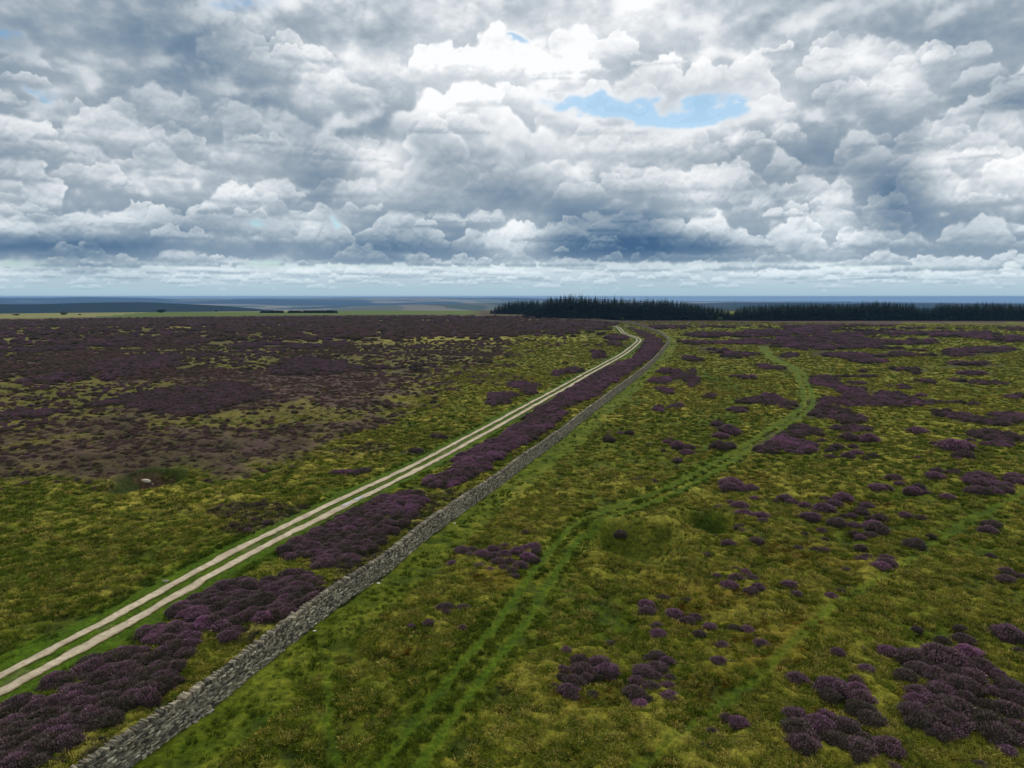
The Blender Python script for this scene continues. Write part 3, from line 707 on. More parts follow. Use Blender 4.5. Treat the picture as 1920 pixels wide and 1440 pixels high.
    g1=np.exp(-((p1-0.85-0.1*n_mid)/(0.30+.0013*r))**2)*np.clip(.8+.4*n_mid,0,1)+0.15*np.exp(-(p1/1.6)**2); g2=0.6*np.exp(-((p2+.5*n_mid)/(.5+.001*r))**2)*np.clip(.9+.5*n_mid,0,1.2); g3=0.6*np.exp(-(tr/0.35)**2); g4=.75*np.exp(-(gu/3.2)**2)
    lush_m=np.maximum.reduce([0.72*lw,0.95*pr,np.clip(g1,0,1),g2,g3,g4])
    lush_m=lush_m*(1-.8*hb)
    lush_m=lush_m*(0.75+0.25*np.clip(1+n_sm,0,1))
    col=mix(col,lush,lush_m*0.92)
    way=np.maximum.reduce([.72*np.clip(g1,0,1)*sstep(.25,.6,g1)*np.clip(.85+.5*n_mid+.3*n_sm,.25,1),g2*.9,.8*g3,.5*g4,.95*pr])*(1-.8*hb)
    col=mix(col,C(.056,.104,.0058),.62*way)
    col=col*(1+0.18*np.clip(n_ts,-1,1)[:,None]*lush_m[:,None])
    # gravelly worn shoulders beside the ruts
    sh=sstep(1.25,0.9,rd)*sstep(.1,.6,n_sm+.5*n_mid)*(PY>610)
    col=mix(col,C(.16,.14,.085),0.30*sh)
    # left pit: shade of the hollow painted as dark green, then bare earth
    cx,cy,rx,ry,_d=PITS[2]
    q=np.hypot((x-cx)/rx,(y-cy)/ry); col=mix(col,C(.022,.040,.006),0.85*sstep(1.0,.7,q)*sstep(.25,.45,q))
    cx,cy,rx,ry,_d=PITS[2]
    q=np.hypot((x-cx+.1*rx)/(rx*.52),(y-cy-ry*.30)/(ry*.26)); col=mix(col,C(.105,.062,.040),0.9*sstep(1.15,.75,q+.35*n_sm+.2*n_ts))
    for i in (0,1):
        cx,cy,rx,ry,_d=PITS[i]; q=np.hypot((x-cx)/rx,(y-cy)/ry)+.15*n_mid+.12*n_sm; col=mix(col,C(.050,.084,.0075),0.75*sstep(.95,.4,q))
    # bank by the left wood, with a scrape of track
    q=np.hypot((PX-970)/36,(PY-596)/4.5); col=mix(col,C(.055,.085,.015),sstep(1.1,.7,q))
    q=np.abs((PY-597.5)+(PX-955)*0.22)+np.abs(PX-957)*0.03; col=mix(col,C(.42,.36,.27),0.9*sstep(1.3,.4,q)*(np.abs(PX-957)<16))
    q=np.abs(PY-(600+(PX-900)*0.0012)); col=mix(col,C(.27,.22,.15),0.75*sstep(1.0,.3,q)*(PX>870)*(PX<1075))
    # fields past the moor, then valley and wolds: hedged fields, stubble, woods
    fld=sstep(800,860,r)*(azg<-2)*sstep(-2,-4,azg)
    cell=np.floor(x/230+0.35*vn(y/300,x*0,2))*7.13+np.floor(y/330)*3.7
    hsh=np.modf(np.abs(np.sin(cell)*4375.85))[0]
    fc=mix(np.tile(C(.095,.135,.030),(len(x),1)),C(.26,.24,.10),sstep(.45,.6,hsh)); fc=mix(fc,C(.075,.052,.048),sstep(.80,.82,hsh))
    col=mix(col,fc,fld)
    fz=sstep(1300,2200,r)
    s=np.maximum(1.0,r/5200); cx_=np.floor(x/(330*s)+1.2*vn(x/900,y/900,41)); cy_=np.floor(y/(620*s)+1.2*vn(x/1100,y/1100,42))
    h1=np.modf(np.abs(np.sin(cx_*12.9898+cy_*78.233)*43758.5453))[0]
    vc=mix(np.tile(C(.060,.095,.030),(len(x),1)),C(.30,.25,.14),sstep(.62,.66,h1)); vc=mix(vc,C(.16,.17,.07),(h1<.2)*1.0)
    wood=sstep(-.05,.12,fbm(x*0.5,y*0.55,1500,4,44,lim=lim*.3)+0.0)
    vc=mix(vc,C(.014,.026,.014),0.92*wood)
    ridge=np.exp(-((r-4300)/1400)**2)*sstep(-6,-16,azg); vc=mix(vc,C(.010,.020,.012),0.93*ridge)
    ridge=np.exp(-((r-6400)/1300)**2)*sstep(-22,-4,azg); vc=mix(vc,C(.075,.060,.045),0.5*ridge*(1-wood))
    col=mix(col,vc,fz)
    # tussocks
    flat=np.clip(np.maximum.reduce([pr*1.0,sstep(2.5,1.2,p1)*.8,g2,lw*.75,g4*.6]),0,1)
    amp=sstep(700,120,r)*(1-0.88*flat)
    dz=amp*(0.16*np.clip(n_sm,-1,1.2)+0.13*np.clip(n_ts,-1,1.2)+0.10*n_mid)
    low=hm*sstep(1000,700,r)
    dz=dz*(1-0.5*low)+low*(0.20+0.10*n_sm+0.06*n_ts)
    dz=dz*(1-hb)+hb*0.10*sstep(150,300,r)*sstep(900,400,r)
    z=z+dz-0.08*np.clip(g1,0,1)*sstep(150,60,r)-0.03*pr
    V=np.stack([x,y,z],-1)
    i=np.arange(nR-1)[:,None]*nA; j=np.arange(nA)[None,:]; jn=(j+1)%nA
    F=np.stack([i+j,i+jn,i+nA+jn,i+nA+j],-1)
    F=F[...,::-1]
    split=int(np.searchsorted(rr,1200))
    Fg=F[:split].reshape(-1,4); Fh=F[split:].reshape(-1,4)-split*nA
    # nadir fan closes the sheet under the camera
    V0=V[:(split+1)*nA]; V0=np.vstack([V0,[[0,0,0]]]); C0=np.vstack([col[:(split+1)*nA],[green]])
    c=len(V0)-1; fan=np.stack([np.arange(nA),np.full(nA,c),np.full(nA,c),(np.arange(nA)+1)%nA],-1)
    m,nt,b=new_mat('moor_ground')
    a=attr(nt,'col'); n1=noise(nt,3.2,6,.78); n2=noise(nt,0.9,4,.6)
    f1=ramp(nt,n1,[(.30,(.34,.37,.36)),(.50,(1.0,1.0,1.0)),(.68,(1.85,1.75,1.5))])
    f2=ramp(nt,n2,[(.3,(.80,.85,.85)),(.7,(1.2,1.14,1.05))])
    c1=mixc(nt,a.outputs[0],f1,1.0,'MULTIPLY'); c2=mixc(nt,c1,f2,1.0,'MULTIPLY')
    nt.links.new(c2,b.inputs['Base Color']); bump(nt,b,n1,0.7,0.12); b.inputs['Specular IOR Level'].default_value=0.05
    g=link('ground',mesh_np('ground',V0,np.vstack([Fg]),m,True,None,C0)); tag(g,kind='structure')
    gm=bmesh.new(); gm.from_mesh(g.data); gm.verts.ensure_lookup_table()
    for q in range(nA):
        try: gm.faces.new((gm.verts[q],gm.verts[(q+1)%nA],gm.verts[c]))
        except ValueError: pass
    gm.normal_update(); gm.to_mesh(g.data); gm.free()
    m2,nt,b=new_mat('far_land'); a=attr(nt,'col'); nt.links.new(a.outputs[0],b.inputs['Base Color']); b.inputs['Specular IOR Level'].default_value=0.0
    h=link('hills',mesh_np('hills',V[split*nA:],Fh,m2,True,None,col[split*nA:])); tag(h,kind='structure')
land()
# =====================================================================================
# the stone track: two gravel ruts, and the puddle in the right-hand one
def track():
    m,nt,b=new_mat('limestone_gravel')
    n1=noise(nt,3.0,6,.7); n2=noise(nt,0.45,5,.65)
    c=ramp(nt,n1,[(.28,(.30,.24,.155)),(.48,(.52,.435,.30)),(.72,(.68,.585,.42))]); c2=mixc(nt,c,(.30,.235,.165),ramp(nt,n2,[(.42,(0,0,0)),(.66,(.75,.75,.75))]))
    c2=mixc(nt,c2,attr(nt,'col').outputs[0],1.0,'MULTIPLY'); nt.links.new(c2,b.inputs['Base Color']); bump(nt,b,n1,.5,.03)
    Vs=[];Fs=[];Cs=[]; o=0
    for W,wid,sd in ((RL_W,0.27,1),(RR_W,0.31,2)):
        a=np.array(W); s=np.r_[0,np.cumsum(np.hypot(*np.diff(a,axis=0).T))]; t=np.arange(0,s[-1],0.25)
        c=np.stack([np.interp(t,s,a[:,0]),np.interp(t,s,a[:,1])],-1)
        tn=np.gradient(c,axis=0); tn/=np.linalg.norm(tn,axis=1)[:,None]; nn=np.stack([-tn[:,1],tn[:,0]],-1)
        d=np.hypot(*c.T)
        c=c+nn*(0.07*fbm(c[:,0],c[:,1],9,3,60+sd))[:,None]
        w=wid*(1+0.42*fbm(c[:,0],c[:,1],3.0,5,61+sd,gain=.75)); w=w*(1-np.clip((d-100)/300,0,1)*.15)
        w2=wid*(1+0.42*fbm(c[:,0],c[:,1],2.5,5,71+sd,gain=.75)); w2=w2*(1-np.clip((d-100)/300,0,1)*.15)
        for k,off in enumerate((-1.45,-.92,-.45,0,.45,.92,1.45)):
            ww=w2 if off<0 else w; soil=abs(off)>1.2; Cs.append(np.tile([.30,.27,.13] if soil else [1,1,1],(len(c),1)))
            p=c+nn*(ww*off)[:,None]; zz=terrain(p[:,0],p[:,1])+0.05+np.clip((d-60)*0.0009,0,.35)-(0.045 if soil else 0)
            Vs.append(np.c_[p,zz])
        n=len(c); i=np.arange(n-1)
        for k in range(6): Fs.append(np.stack([o+k*n+i,o+(k+1)*n+i,o+(k+1)*n+i+1,o+k*n+i+1][::-1],-1))
        o+=7*n
    tag(link('track',mesh_np('track',np.vstack(Vs),np.vstack(Fs),m,True,None,np.vstack(Cs))),kind='structure')
    m,nt,b=new_mat('puddle_water'); b.inputs['Base Color'].default_value=(.36,.34,.30,1); b.inputs['Roughness'].default_value=.04; b.inputs['Specular IOR Level'].default_value=.9
    for (x0,y0,x1,y1) in ((641,953,659,944.5),(663,942.5,683,932.5)):
        a=ground_pt(x0,y0); e=ground_pt(x1,y1); c=(a+e)/2; d=e-a; L=np.hypot(*d); d/=L; nn=np.array([-d[1],d[0]])
        k=np.linspace(0,2*math.pi,28,endpoint=False); rr_=1+.12*np.sin(3*k+1)+.08*np.sin(5*k)
        p=c+np.outer(np.cos(k)*L/2*rr_,d)+np.outer(np.sin(k)*0.30*rr_,nn)
        z=float(terrain(c[0],c[1]))+.10
        V=np.c_[p,np.full(28,z)]; me=bpy.data.meshes.new('water'); me.from_pydata([tuple(v) for v in V],[],[tuple(range(28))]); me.materials.append(m)
        tag(link('water',me),kind='structure')
track()
# =====================================================================================
# dry stone wall
def box_stones(C,U,Vv,Wv,rng,jit=0.12):
    """many rough blocks: centres C, half-axis vectors U, Vv, Wv -> vertices, faces"""
    n=len(C); sg=np.array([(a,b,c) for a in(-1,1) for b in(-1,1) for c in(-1,1)],float)
    J=1+rng.uniform(-jit,jit,(n,8,3)); S=sg[None]*J
    V=C[:,None,:]+S[...,0:1]*U[:,None,:]+S[...,1:2]*Vv[:,None,:]+S[...,2:3]*Wv[:,None,:]
    f=np.array([(0,1,3,2),(4,6,7,5),(0,4,5,1),(2,3,7,6),(0,2,6,4),(1,5,7,3)])
    F=(np.arange(n)[:,None,None]*8+f[None]).reshape(-1,4)
    return V.reshape(-1,3),F
def stone_mat(name,k=1.0):
    m,nt,b=new_mat(name); a=attr(nt,'col'); n1=noise(nt,14,5,.7); n2=noise(nt,2.2,4,.6)
    c=mixc(nt,a.outputs[0],ramp(nt,n1,[(.3,(.60,.60,.60)),(.55,(1.05,1.05,1.05)),(.75,(1.5,1.48,1.4))]),1.0,'MULTIPLY')
    c=mixc(nt,c,(.16*k,.15*k,.09*k),ramp(nt,n2,[(.55,(0,0,0)),(.72,(.45,.45,.45))]))
    nt.links.new(c,b.inputs['Base Color']); bump(nt,b,n1,.8,.03); return m
def wall():
    rng=np.random.default_rng(8); m=stone_mat('weathered_limestone')
    a=np.array(WALL_W); s=np.r_[0,np.cumsum(np.hypot(*np.diff(a,axis=0).T))]; total=s[-1]
    def at(t):
        p=np.stack([np.interp(t,s,a[:,0]),np.interp(t,s,a[:,1])],-1); q=np.stack([np.interp(t+.6,s,a[:,0]),np.interp(t+.6,s,a[:,1])],-1); q0=np.stack([np.interp(t-.6,s,a[:,0]),np.interp(t-.6,s,a[:,1])],-1)
        d=q-q0; d/=np.maximum(np.linalg.norm(d,axis=1),1e-6)[:,None]; return p,d
    root=link('dry_stone_wall',None,loc=(float(a[3][0]),float(a[3][1]),0)); org=np.array([a[3][0],a[3][1],0.0])
    tag(root,'long grey dry stone wall with upright coping stones crossing the moor','wall')
    H=WALL_H; base_w,top_w=0.36,0.22     # half widths; the traced line is the foot of the right-hand face
    palette=np.array([(.175,.150,.108),(.22,.19,.135),(.110,.096,.07),(.29,.245,.17),(.195,.17,.125),(.40,.35,.25),(.065,.056,.044)])
    def shift(p,d): return p+np.stack([-d[:,1],d[:,0]],-1)*base_w    # centre line, to the left of the traced foot
    # body: courses of stones on both faces and the ends, round a rubble core
    VV=[];FF=[];CC=[]; off=0; nc=14
    for side in (-1,1):
        for c in range(nc):
            t0=0; z0=H*c/nc; hh=H/nc
            L=rng.uniform(.08,.34,int(total/.20)); t=np.cumsum(L)-L/2; k=t<total-1; t=t[k]; L=L[k]
            far=np.ones(len(t),bool)
            p,d=at(t); p=shift(p,d); nn=np.stack([-d[:,1],d[:,0]],-1)
            f=(z0+hh/2)/H; hw=base_w*(1-f)+top_w*f
            zc=terrain(p[:,0],p[:,1])+z0+hh/2+rng.uniform(-.015,.015,len(t))+0.04*fbm(p[:,0],p[:,1],5,2,90)*f
            prj=rng.uniform(-.045,.035,len(t))
            C=np.c_[p+nn*(side*(hw-.09)+side*prj)[:,None],zc]
            tl=rng.normal(0,.09,len(t))
            U=np.c_[d*(L/2*.97)[:,None],L/2*tl]; W=np.c_[nn*.11,np.zeros(len(t))]
            Z=np.c_[np.zeros((len(t),2)),hh/2*rng.uniform(.66,1.2,len(t))]
            v,F=box_stones(C-org,U,W,Z,rng,.18); VV.append(v); FF.append(F+off); off+=len(v)
            pc=palette[rng.integers(0,7,len(t))]*rng.uniform(1.15,2.1,(len(t),1)); CC.append(np.repeat(pc,8,0))
    # core
    t=np.arange(0,total-1,1.5); p,d=at(t); p=shift(p,d); nn=np.stack([-d[:,1],d[:,0]],-1); z=terrain(p[:,0],p[:,1])
    R=[np.c_[p-nn*(base_w-.08),z-.3],np.c_[p-nn*(top_w-.05),z+H*.97],np.c_[p+nn*(top_w-.05),z+H*.97],np.c_[p+nn*(base_w-.08),z-.3]]
    n=len(t); v=np.vstack(R)-org; i=np.arange(n-1)
    F=np.vstack([np.stack([k*n+i,k*n+i+1,(k+1)*n+i+1,(k+1)*n+i],-1) for k in range(3)]); VV.append(v);FF.append(F+off);off+=len(v);CC.append(np.tile([.07,.063,.052],(len(v),1)))
    link('wall_body',mesh_np('wall_body',np.vstack(VV),np.vstack(FF),m,False,None,np.vstack(CC)),root)
    # coping: stones on edge
    L=rng.uniform(.06,.17,int(total/.11)); t=np.cumsum(L)-L/2; k=t<total-1; t=t[k]; L=L[k]
    p,d=at(t); p=shift(p,d); nn=np.stack([-d[:,1],d[:,0]],-1)
    hc=rng.uniform(.11,.155,len(t)); hc*=1+.25*(rng.random(len(t))<.06); z=terrain(p[:,0],p[:,1])+H+hc*.72+0.04*fbm(p[:,0],p[:,1],5,2,90)
    lean=rng.normal(.15,.22,len(t))
    U=np.c_[d*(L/2*.88)[:,None],np.zeros(len(t))]; W=np.c_[nn*rng.uniform(.13,.24,len(t))[:,None],rng.normal(0,.03,len(t))]
    Z=np.c_[d*(hc*lean)[:,None],hc]
    C=np.c_[p,z]; pc=palette[rng.integers(0,6,len(t))]*rng.uniform(.75,1.3,(len(t),1))
    PXc,PYc=g2px(C[:,0],C[:,1],C[:,2]); vis=(PYc<1445)&(PXc>0)
    order=np.argsort(np.hypot(C[:,0],C[:,1])+1e4*(~vis)); first=order[:100]; rest=np.setdiff1d(np.arange(len(t)),first)
    def chamfer(v,F,col,name,parent,loc):
        bm=bmesh.new(); vs=[bm.verts.new(q) for q in v]; [bm.faces.new([vs[i] for i in f]) for f in F]
        bmesh.ops.bevel(bm,geom=list(bm.edges),offset=.02,segments=2,profile=.6,affect='EDGES',clamp_overlap=True)
        me=bpy.data.meshes.new(name); bm.to_mesh(me); bm.free(); me.materials.append(m)
        at_=me.color_attributes.new('col','FLOAT_COLOR','POINT'); at_.data.foreach_set('color',np.tile([*col,1],(len(me.vertices),1)).astype(np.float32).ravel())
        return link(name,me,parent,loc)
    for k in first:
        v,F=box_stones(np.zeros((1,3)),U[k:k+1],W[k:k+1],Z[k:k+1],rng,.26); chamfer(v,F,pc[k],'coping_stone',root,tuple(C[k]-org))
    v,F=box_stones(C[rest]-org,U[rest],W[rest],Z[rest],rng,.26)
    o=link('coping_stones',mesh_np('coping_stones',v,F,m,False,None,np.repeat(pc[rest],8,0)),root); tag(o,kind='stuff')
    # loose stones
    def loose(px,py,size,label,group=None,name='fallen_stone',cat='stone',col=(.36,.32,.24),sq=.6,lift=.0):
        q=ground_hit(px,py); sc=np.array([size,size*rng.uniform(.6,.9),size*sq])
        bm=bmesh.new(); bmesh.ops.create_icosphere(bm,subdivisions=2,radius=1)
        ax=rng.normal(size=(9,3)); ax/=np.linalg.norm(ax,axis=1)[:,None]; lim=rng.uniform(.55,.85,9)
        for v_ in bm.verts:
            c=np.array(v_.co)
            for w_,l_ in zip(ax,lim):
                e=c@w_
                if e>l_: c=c-w_*(e-l_)
            v_.co=tuple(c*sc)
        me=bpy.data.meshes.new(name); bm.to_mesh(me); bm.free(); me.materials.append(m)
        at_=me.color_attributes.new('col','FLOAT_COLOR','POINT'); at_.data.foreach_set('color',np.tile([*(np.array(col)*rng.uniform(.8,1.15)),1],(len(me.vertices),1)).astype(np.float32).ravel())
        o=link(name,me,None,(float(q[0]),float(q[1]),float(terrain(q[0],q[1]))+size*sq*.45+lift)); o.rotation_euler=(rng.uniform(-.2,.2),rng.uniform(-.2,.2),rng.uniform(-.4,.4) if size>.5 else rng.uniform(0,6.28)); tag(o,label,cat,group)
    heap=[(366,1351),(371,1346),(376,1342),(381,1338),(386,1334),(391,1333),(396,1334),(373,1350),(380,1345),(388,1340),(394,1337),(368,1356),(356,1358),(384,1331)]
    for hx,hy in heap: loose(hx,hy,rng.uniform(.11,.17),'pale stone fallen from the wall, in the small heap at its foot','fallen stones heaped at the foot of the wall')
    W_=(.75,.73,.68)
    for hx,hy,sz,lb in ((852,982,.17,'flat white stone in grass beside the wall, farther one'),(710,1095,.14,'white stone in grass at the foot of the wall midway along'),(590,1184,.12,'small white stone alone in grass beside the near part of wall'),
        (717,1088,.08,'tiny white stone next to a larger white one by the wall'),(311,1091,.28,'pale stone half sunk in grass left of the near track')):
        loose(hx,hy,sz,lb,None,'loose_stone','stone',W_ if hx!=311 else (.42,.38,.26),.4)
    loose(274,906,.60,'large pale rounded boulder lying in the earthy pit on the left moor',None,'boulder','boulder',(.62,.54,.42),.45,.10)
    loose(286,909,.13,'small pale stone lying right beside the large boulder in the pit',None,'loose_stone','stone',(.5,.5,.35),.6,.05)
wall()
# =====================================================================================
# heather
def bush_mesh(name,seed,bloom):
    """one mounded heather plant of radius 1: woody core and several hundred upright sprigs"""
    rng=np.random.default_rng(seed)
    nl=rng.integers(4,8); lob=[(rng.uniform(-.55,.55),rng.uniform(-.55,.55),rng.uniform(.38,.62)) for _ in range(nl)]
    def hgt(x,y):
        r=np.hypot(x,y); h=np.sqrt(np.clip(1-r**2.2,0,1))*.72
        for a,b,c in lob: h=np.maximum(h,(np.sqrt(np.clip(c*c-(x-a)**2-(y-b)**2,0,1))+.40)*(np.hypot(x-a,y-b)<c)*np.sqrt(np.clip(1.12-r,0,1)))
        return h
    nr,na=9,22; V=[];
    for i in range(nr+1):
        r=(i/nr)**.8
        for j in range(na):
            k=j/na*2*math.pi; rr=r*(1+.15*math.sin(3*k+seed)+.11*math.sin(5*k+seed*2)+.06*math.sin(9*k+seed)); x,y=rr*math.cos(k),rr*math.sin(k)
            V.append((x*.96,y*.96,float(hgt(np.float64(x/1.1),np.float64(y/1.1)))*.93 if i<nr else -.12))
    V=np.array(V); F=[]
    for i in range(nr):
        for j in range(na): F.append((i*na+j,i*na+(j+1)%na,(i+1)*na+(j+1)%na,(i+1)*na+j)[::-1])
    F=np.array(F); Cc=np.tile([.042,.032,.024],(len(V),1))
    ns=950; k=rng.uniform(0,2*math.pi,ns); r=np.sqrt(rng.random(ns))*1.0; rr=r*(1+.15*np.sin(3*k+seed)+.11*np.sin(5*k+seed*2)+.06*np.sin(9*k+seed)+rng.normal(0,.05,ns)); x,y=rr*np.cos(k),rr*np.sin(k); z=hgt(x/1.1,y/1.1)*.93-.02
    e=.04; gx=(hgt((x+e)/1.1,y/1.1)-hgt((x-e)/1.1,y/1.1))/(2*e); gy=(hgt(x/1.1,(y+e)/1.1)-hgt(x/1.1,(y-e)/1.1))/(2*e)
    nrm=np.stack([-gx*.55+rng.normal(0,.38,ns),-gy*.55+rng.normal(0,.38,ns),np.ones(ns)],-1); nrm/=np.linalg.norm(nrm,axis=1)[:,None]
    L=rng.uniform(.07,.27,ns); w=rng.uniform(.022,.045,ns); t=rng.uniform(0,math.pi,ns)
    base=np.stack([x,y,z],-1); sd=np.stack([np.cos(t),np.sin(t),np.zeros(ns)],-1)*w[:,None]
    v=np.concatenate([(base-sd*.5)[:,None],(base+sd*.5)[:,None],(base+sd+nrm*(L*.6)[:,None])[:,None],(base+nrm*L[:,None])[:,None],(base-sd+nrm*(L*.6)[:,None])[:,None]],1).reshape(-1,3)
    o=len(V)+np.arange(ns)*5
    q=np.concatenate([np.stack([o,o+1,o+2,o+4],-1),np.stack([o+4,o+2,o+3,o+3],-1)])
    fl=np.clip(rng.normal(bloom,.28,ns)+.25*np.sin(x*4+seed)*np.cos(y*4),0,1)[:,None]
    tip=np.array([[.360,.185,.285]])*fl+np.array([[.165,.132,.105]])*(1-fl); 
    if bloom==.35: tip=np.array([[.300,.175,.200]])*fl+np.array([[.215,.160,.100]])*(1-fl)
    tip=tip*rng.uniform(.75,1.3,(ns,1)); bs=np.array([[.060,.046,.032]])
    cs=np.concatenate([np.repeat(bs[None],ns,0).reshape(ns,1,3)*1.0,np.tile(bs,(ns,1))[:,None],(tip*.85)[:,None],tip[:,None]*1.15,(tip*.85)[:,None]],1).reshape(-1,3)
    return np.vstack([V,v]),F,q,np.vstack([Cc,cs])
def heather():
    m,nt,b=new_mat('heather'); a=attr(nt,'col'); oi=nt.nodes.new('ShaderNodeObjectInfo')
    f=ramp(nt,oi.outputs['Random'],[(0,(.66,.76,.56)),(.35,(.95,1.02,.86)),(.65,(1,.96,1)),(1,(1.38,1.18,1.36))]); c=mixc(nt,a.outputs[0],f,1.0,'MULTIPLY'); nt.links.new(c,b.inputs['Base Color']); b.inputs['Specular IOR Level'].default_value=.03
    meshes={}
    for kind,bl in ((0,.16),(1,.52),(2,.90),(3,.35)):
        meshes[kind]=[]
        for s in range(4):
            V,F,q,c=bush_mesh('heather_bush',s*7+kind,bl)
            tri=q[len(q)//2:,:3]; quad=q[:len(q)//2]
            me=bpy.data.meshes.new('heather_bush'); me.vertices.add(len(V)); me.vertices.foreach_set('co',V.astype(np.float32).ravel())
            li=np.r_[F.ravel(),quad.ravel(),tri.ravel()].astype(np.int32); n4=len(F)+len(quad); st=np.r_[np.arange(n4)*4,n4*4+np.arange(len(tri))*3].astype(np.int32)
            me.loops.add(len(li)); me.loops.foreach_set('vertex_index',li); me.polygons.add(len(st)); me.polygons.foreach_set('loop_start',st); me.update(calc_edges=True)
            at_=me.color_attributes.new('col','FLOAT_COLOR','POINT'); cc=np.ones((len(V),4),np.float32); cc[:,:3]=c; at_.data.foreach_set('color',cc.ravel()); me.materials.append(m); meshes[kind].append(me)
    rng=np.random.default_rng(21)
    items=[]   # x,y,radius,kind,px,py,region
    P1y=[p[1] for p in PATH1[::-1]]; P1x=[p[0] for p in PATH1[::-1]]; P2y=[p[1] for p in PATH2[::-1]]; P2x=[p[0] for p in PATH2[::-1]]
    for e in BUSH.split():
        px,py,rx,k=map(float,e.split(','))
        base=ground_pt(px,py+rx*.28); d=math.hypot(*base); r=rx*math.hypot(d,CAM_H)/F_PX*1.05
        if px<np.interp(py,P1y,P1x): reg='between wall and green track'
        elif px>np.interp(py,P2y,P2x): reg='lower right of faint path' if py>1120 else 'right of faint path'
        elif py>1110: reg='in front of grassy pit'
        elif py>925: reg='right of grassy pit'
        else: reg='beyond grassy pit'
        items.append([base[0],base[1],r,int(k),px,py,reg,rx])
    def fill(inside,bbox,size,reg,dens=1.0,bloom=None):
        (x0,y0),(x1,y1)=bbox
        step=size*(1.0 if 'verge' in reg else 1.15)
        gx,gy=np.meshgrid(np.arange(x0,x1,step),np.arange(y0,y1,step)); gx=gx.ravel()+rng.uniform(-.42,.42,gx.size)*step; gy=gy.ravel()+rng.uniform(-.42,.42,gy.size)*step
        PX,PY=g2px(gx,gy); k=inside(PX,PY,gx,gy)&(rng.random(len(gx))<dens)
        for x,y,px,py in zip(gx[k],gy[k],PX[k],PY[k]):
            r=size*rng.uniform(.70,1.25); n=float(vn(np.array(x/5),np.array(y/5),33)); kk=(2 if n>.45 else 0 if n<-.02 else 1)
            if rng.random()<.25: kk=int(rng.integers(0,2))
            if reg=='left' and (kk==2 or rng.random()<.4): kk=0
            items.append([x,y,r,kk,px,py,reg,r*F_PX/math.hypot(math.hypot(x,y),CAM_H)])
    def bbox_of(pts):
        w=np.array([ground_pt(*p) for p in pts]); return w.min(0)-1,w.max(0)+1
    for P_ in VERGE:
        cy=sum(p[1] for p in P_)/len(P_)
        fill(lambda PX,PY,x,y:(poly_sd(PX,PY,P_)+3*fbm(x,y,3,2,50))>1.5,bbox_of(P_),.62 if cy>900 else .8,'on verge between track and wall',.93)
    for P_ in LEFT:
        fill(lambda PX,PY,x,y:(poly_sd(PX,PY,P_)+9*fbm(x,y,14,4,50))>0,bbox_of(P_),.75 if min(p[1] for p in P_)>700 else 1.2,'left',.8)
    for e in ELL.split():
        cx,cy,rx,ry,t=map(float,e.split(','))
        def ins(PX,PY,x,y):
            a=(PX-cx)*math.cos(t)+(PY-cy)*math.sin(t); b=-(PX-cx)*math.sin(t)+(PY-cy)*math.cos(t)
            return (np.hypot(a/rx,b/ry)+(.38 if cy>700 else .7)*fbm(x,y,9 if cy>700 else 16,4,51,gain=.7))<(1.0 if cy>700 else .70)
        k=max(rx*abs(math.sin(t)),0)
        yb=max(cy-ry-k,HZ+42)
        fill(ins,bbox_of([(cx-rx-3,yb),(cx+rx+3,yb),(cx-rx-3,cy+ry+k),(cx+rx+3,cy+ry+k)]),.75 if cy>700 else 1.2 if cy>640 else 1.9,'far',.8)
    wy=[p[1] for p in WALL[::-1]]; wx=[p[0] for p in WALL[::-1]]
    for y0,y1,sz in ((612,640,1.7),(640,680,1.2),(680,760,.9),(760,850,.65)):
        fill(lambda PX,PY,x,y:(PY>y0)&(PY<=y1)&(PX>np.interp(PY,wy,wx)+6)&(PX<1960)&(streak(x,y,PY)>.5),bbox_of([(1100,y0),(1960,y0),(1100,y1),(1960,y1)]),sz,'far',.85)
    BNL=len(items)
    def moor(r0,r1,dens,size):
        az=math.radians(46); n=int(az*(r1*r1-r0*r0)*dens); r=np.sqrt(rng.uniform(r0*r0,r1*r1,n)); a=rng.uniform(-az,az*.35,n); x=r*np.sin(a); y=r*np.cos(a)
        PX,PY=g2px(x,y); wl=np.interp(PY,[p[1] for p in RUT_L[::-1]],[p[0] for p in RUT_L[::-1]])
        nb=fbm(x,y,42,5,1); nm=fbm(x,y,9,5,2); nst=fbm(x*.35,y,70,4,12)
        hf=heather_field(PX,PY,x,y,nm*.8+nb*.6); sl=sstep(.15,.45,fbm(x*0.18,y,60,3,31))*(PY<668); grassy=np.maximum(sl,0)+sstep(-.12,.30,.85*nst+.65*nb+.45*nm-.02-.10*sstep(625,600,PY))
        grassy=np.minimum(grassy,1); pr_=hf*(1-.85*grassy)*.70+.16*sstep(.1,.6,nb*.8+nm*.6)
        k=(PX<wl-14-.06*(PY-600))&(PX>-40)&(PY>590)&(rng.random(n)<pr_)
        for x_,y_,px,py,n_ in zip(x[k],y[k],PX[k],PY[k],nb[k]+.5*nm[k]): items.append([x_,y_,size*rng.uniform(.6,1.4),(1 if n_+rng.normal(0,.3)>.75 else 3),px,py,'left',0])
    moor(45,110,1.1,.36); moor(110,200,.9,.48); moor(200,340,.42,.75); moor(340,760,.075,1.7)
    XY=np.array([[q[0],q[1]] for q in items]); rdi,_=ldist(XY[:,0],XY[:,1],RC_W,12); wdi,_=ldist(XY[:,0],XY[:,1],WALL_W,6); pdi,_=ldist(XY[:,0],XY[:,1],P1_W,6)
    ok=(rdi>2.6)&((pdi>2.0)|(np.arange(len(items))<BN))&((wdi>1.2)|(np.arange(len(items))<BN))
    for cx,cy,rx,ry,_d in PITS[:4]: ok&=~((np.hypot((XY[:,0]-cx)/rx,(XY[:,1]-cy)/ry)<.95)&(np.arange(len(items))>=BN))
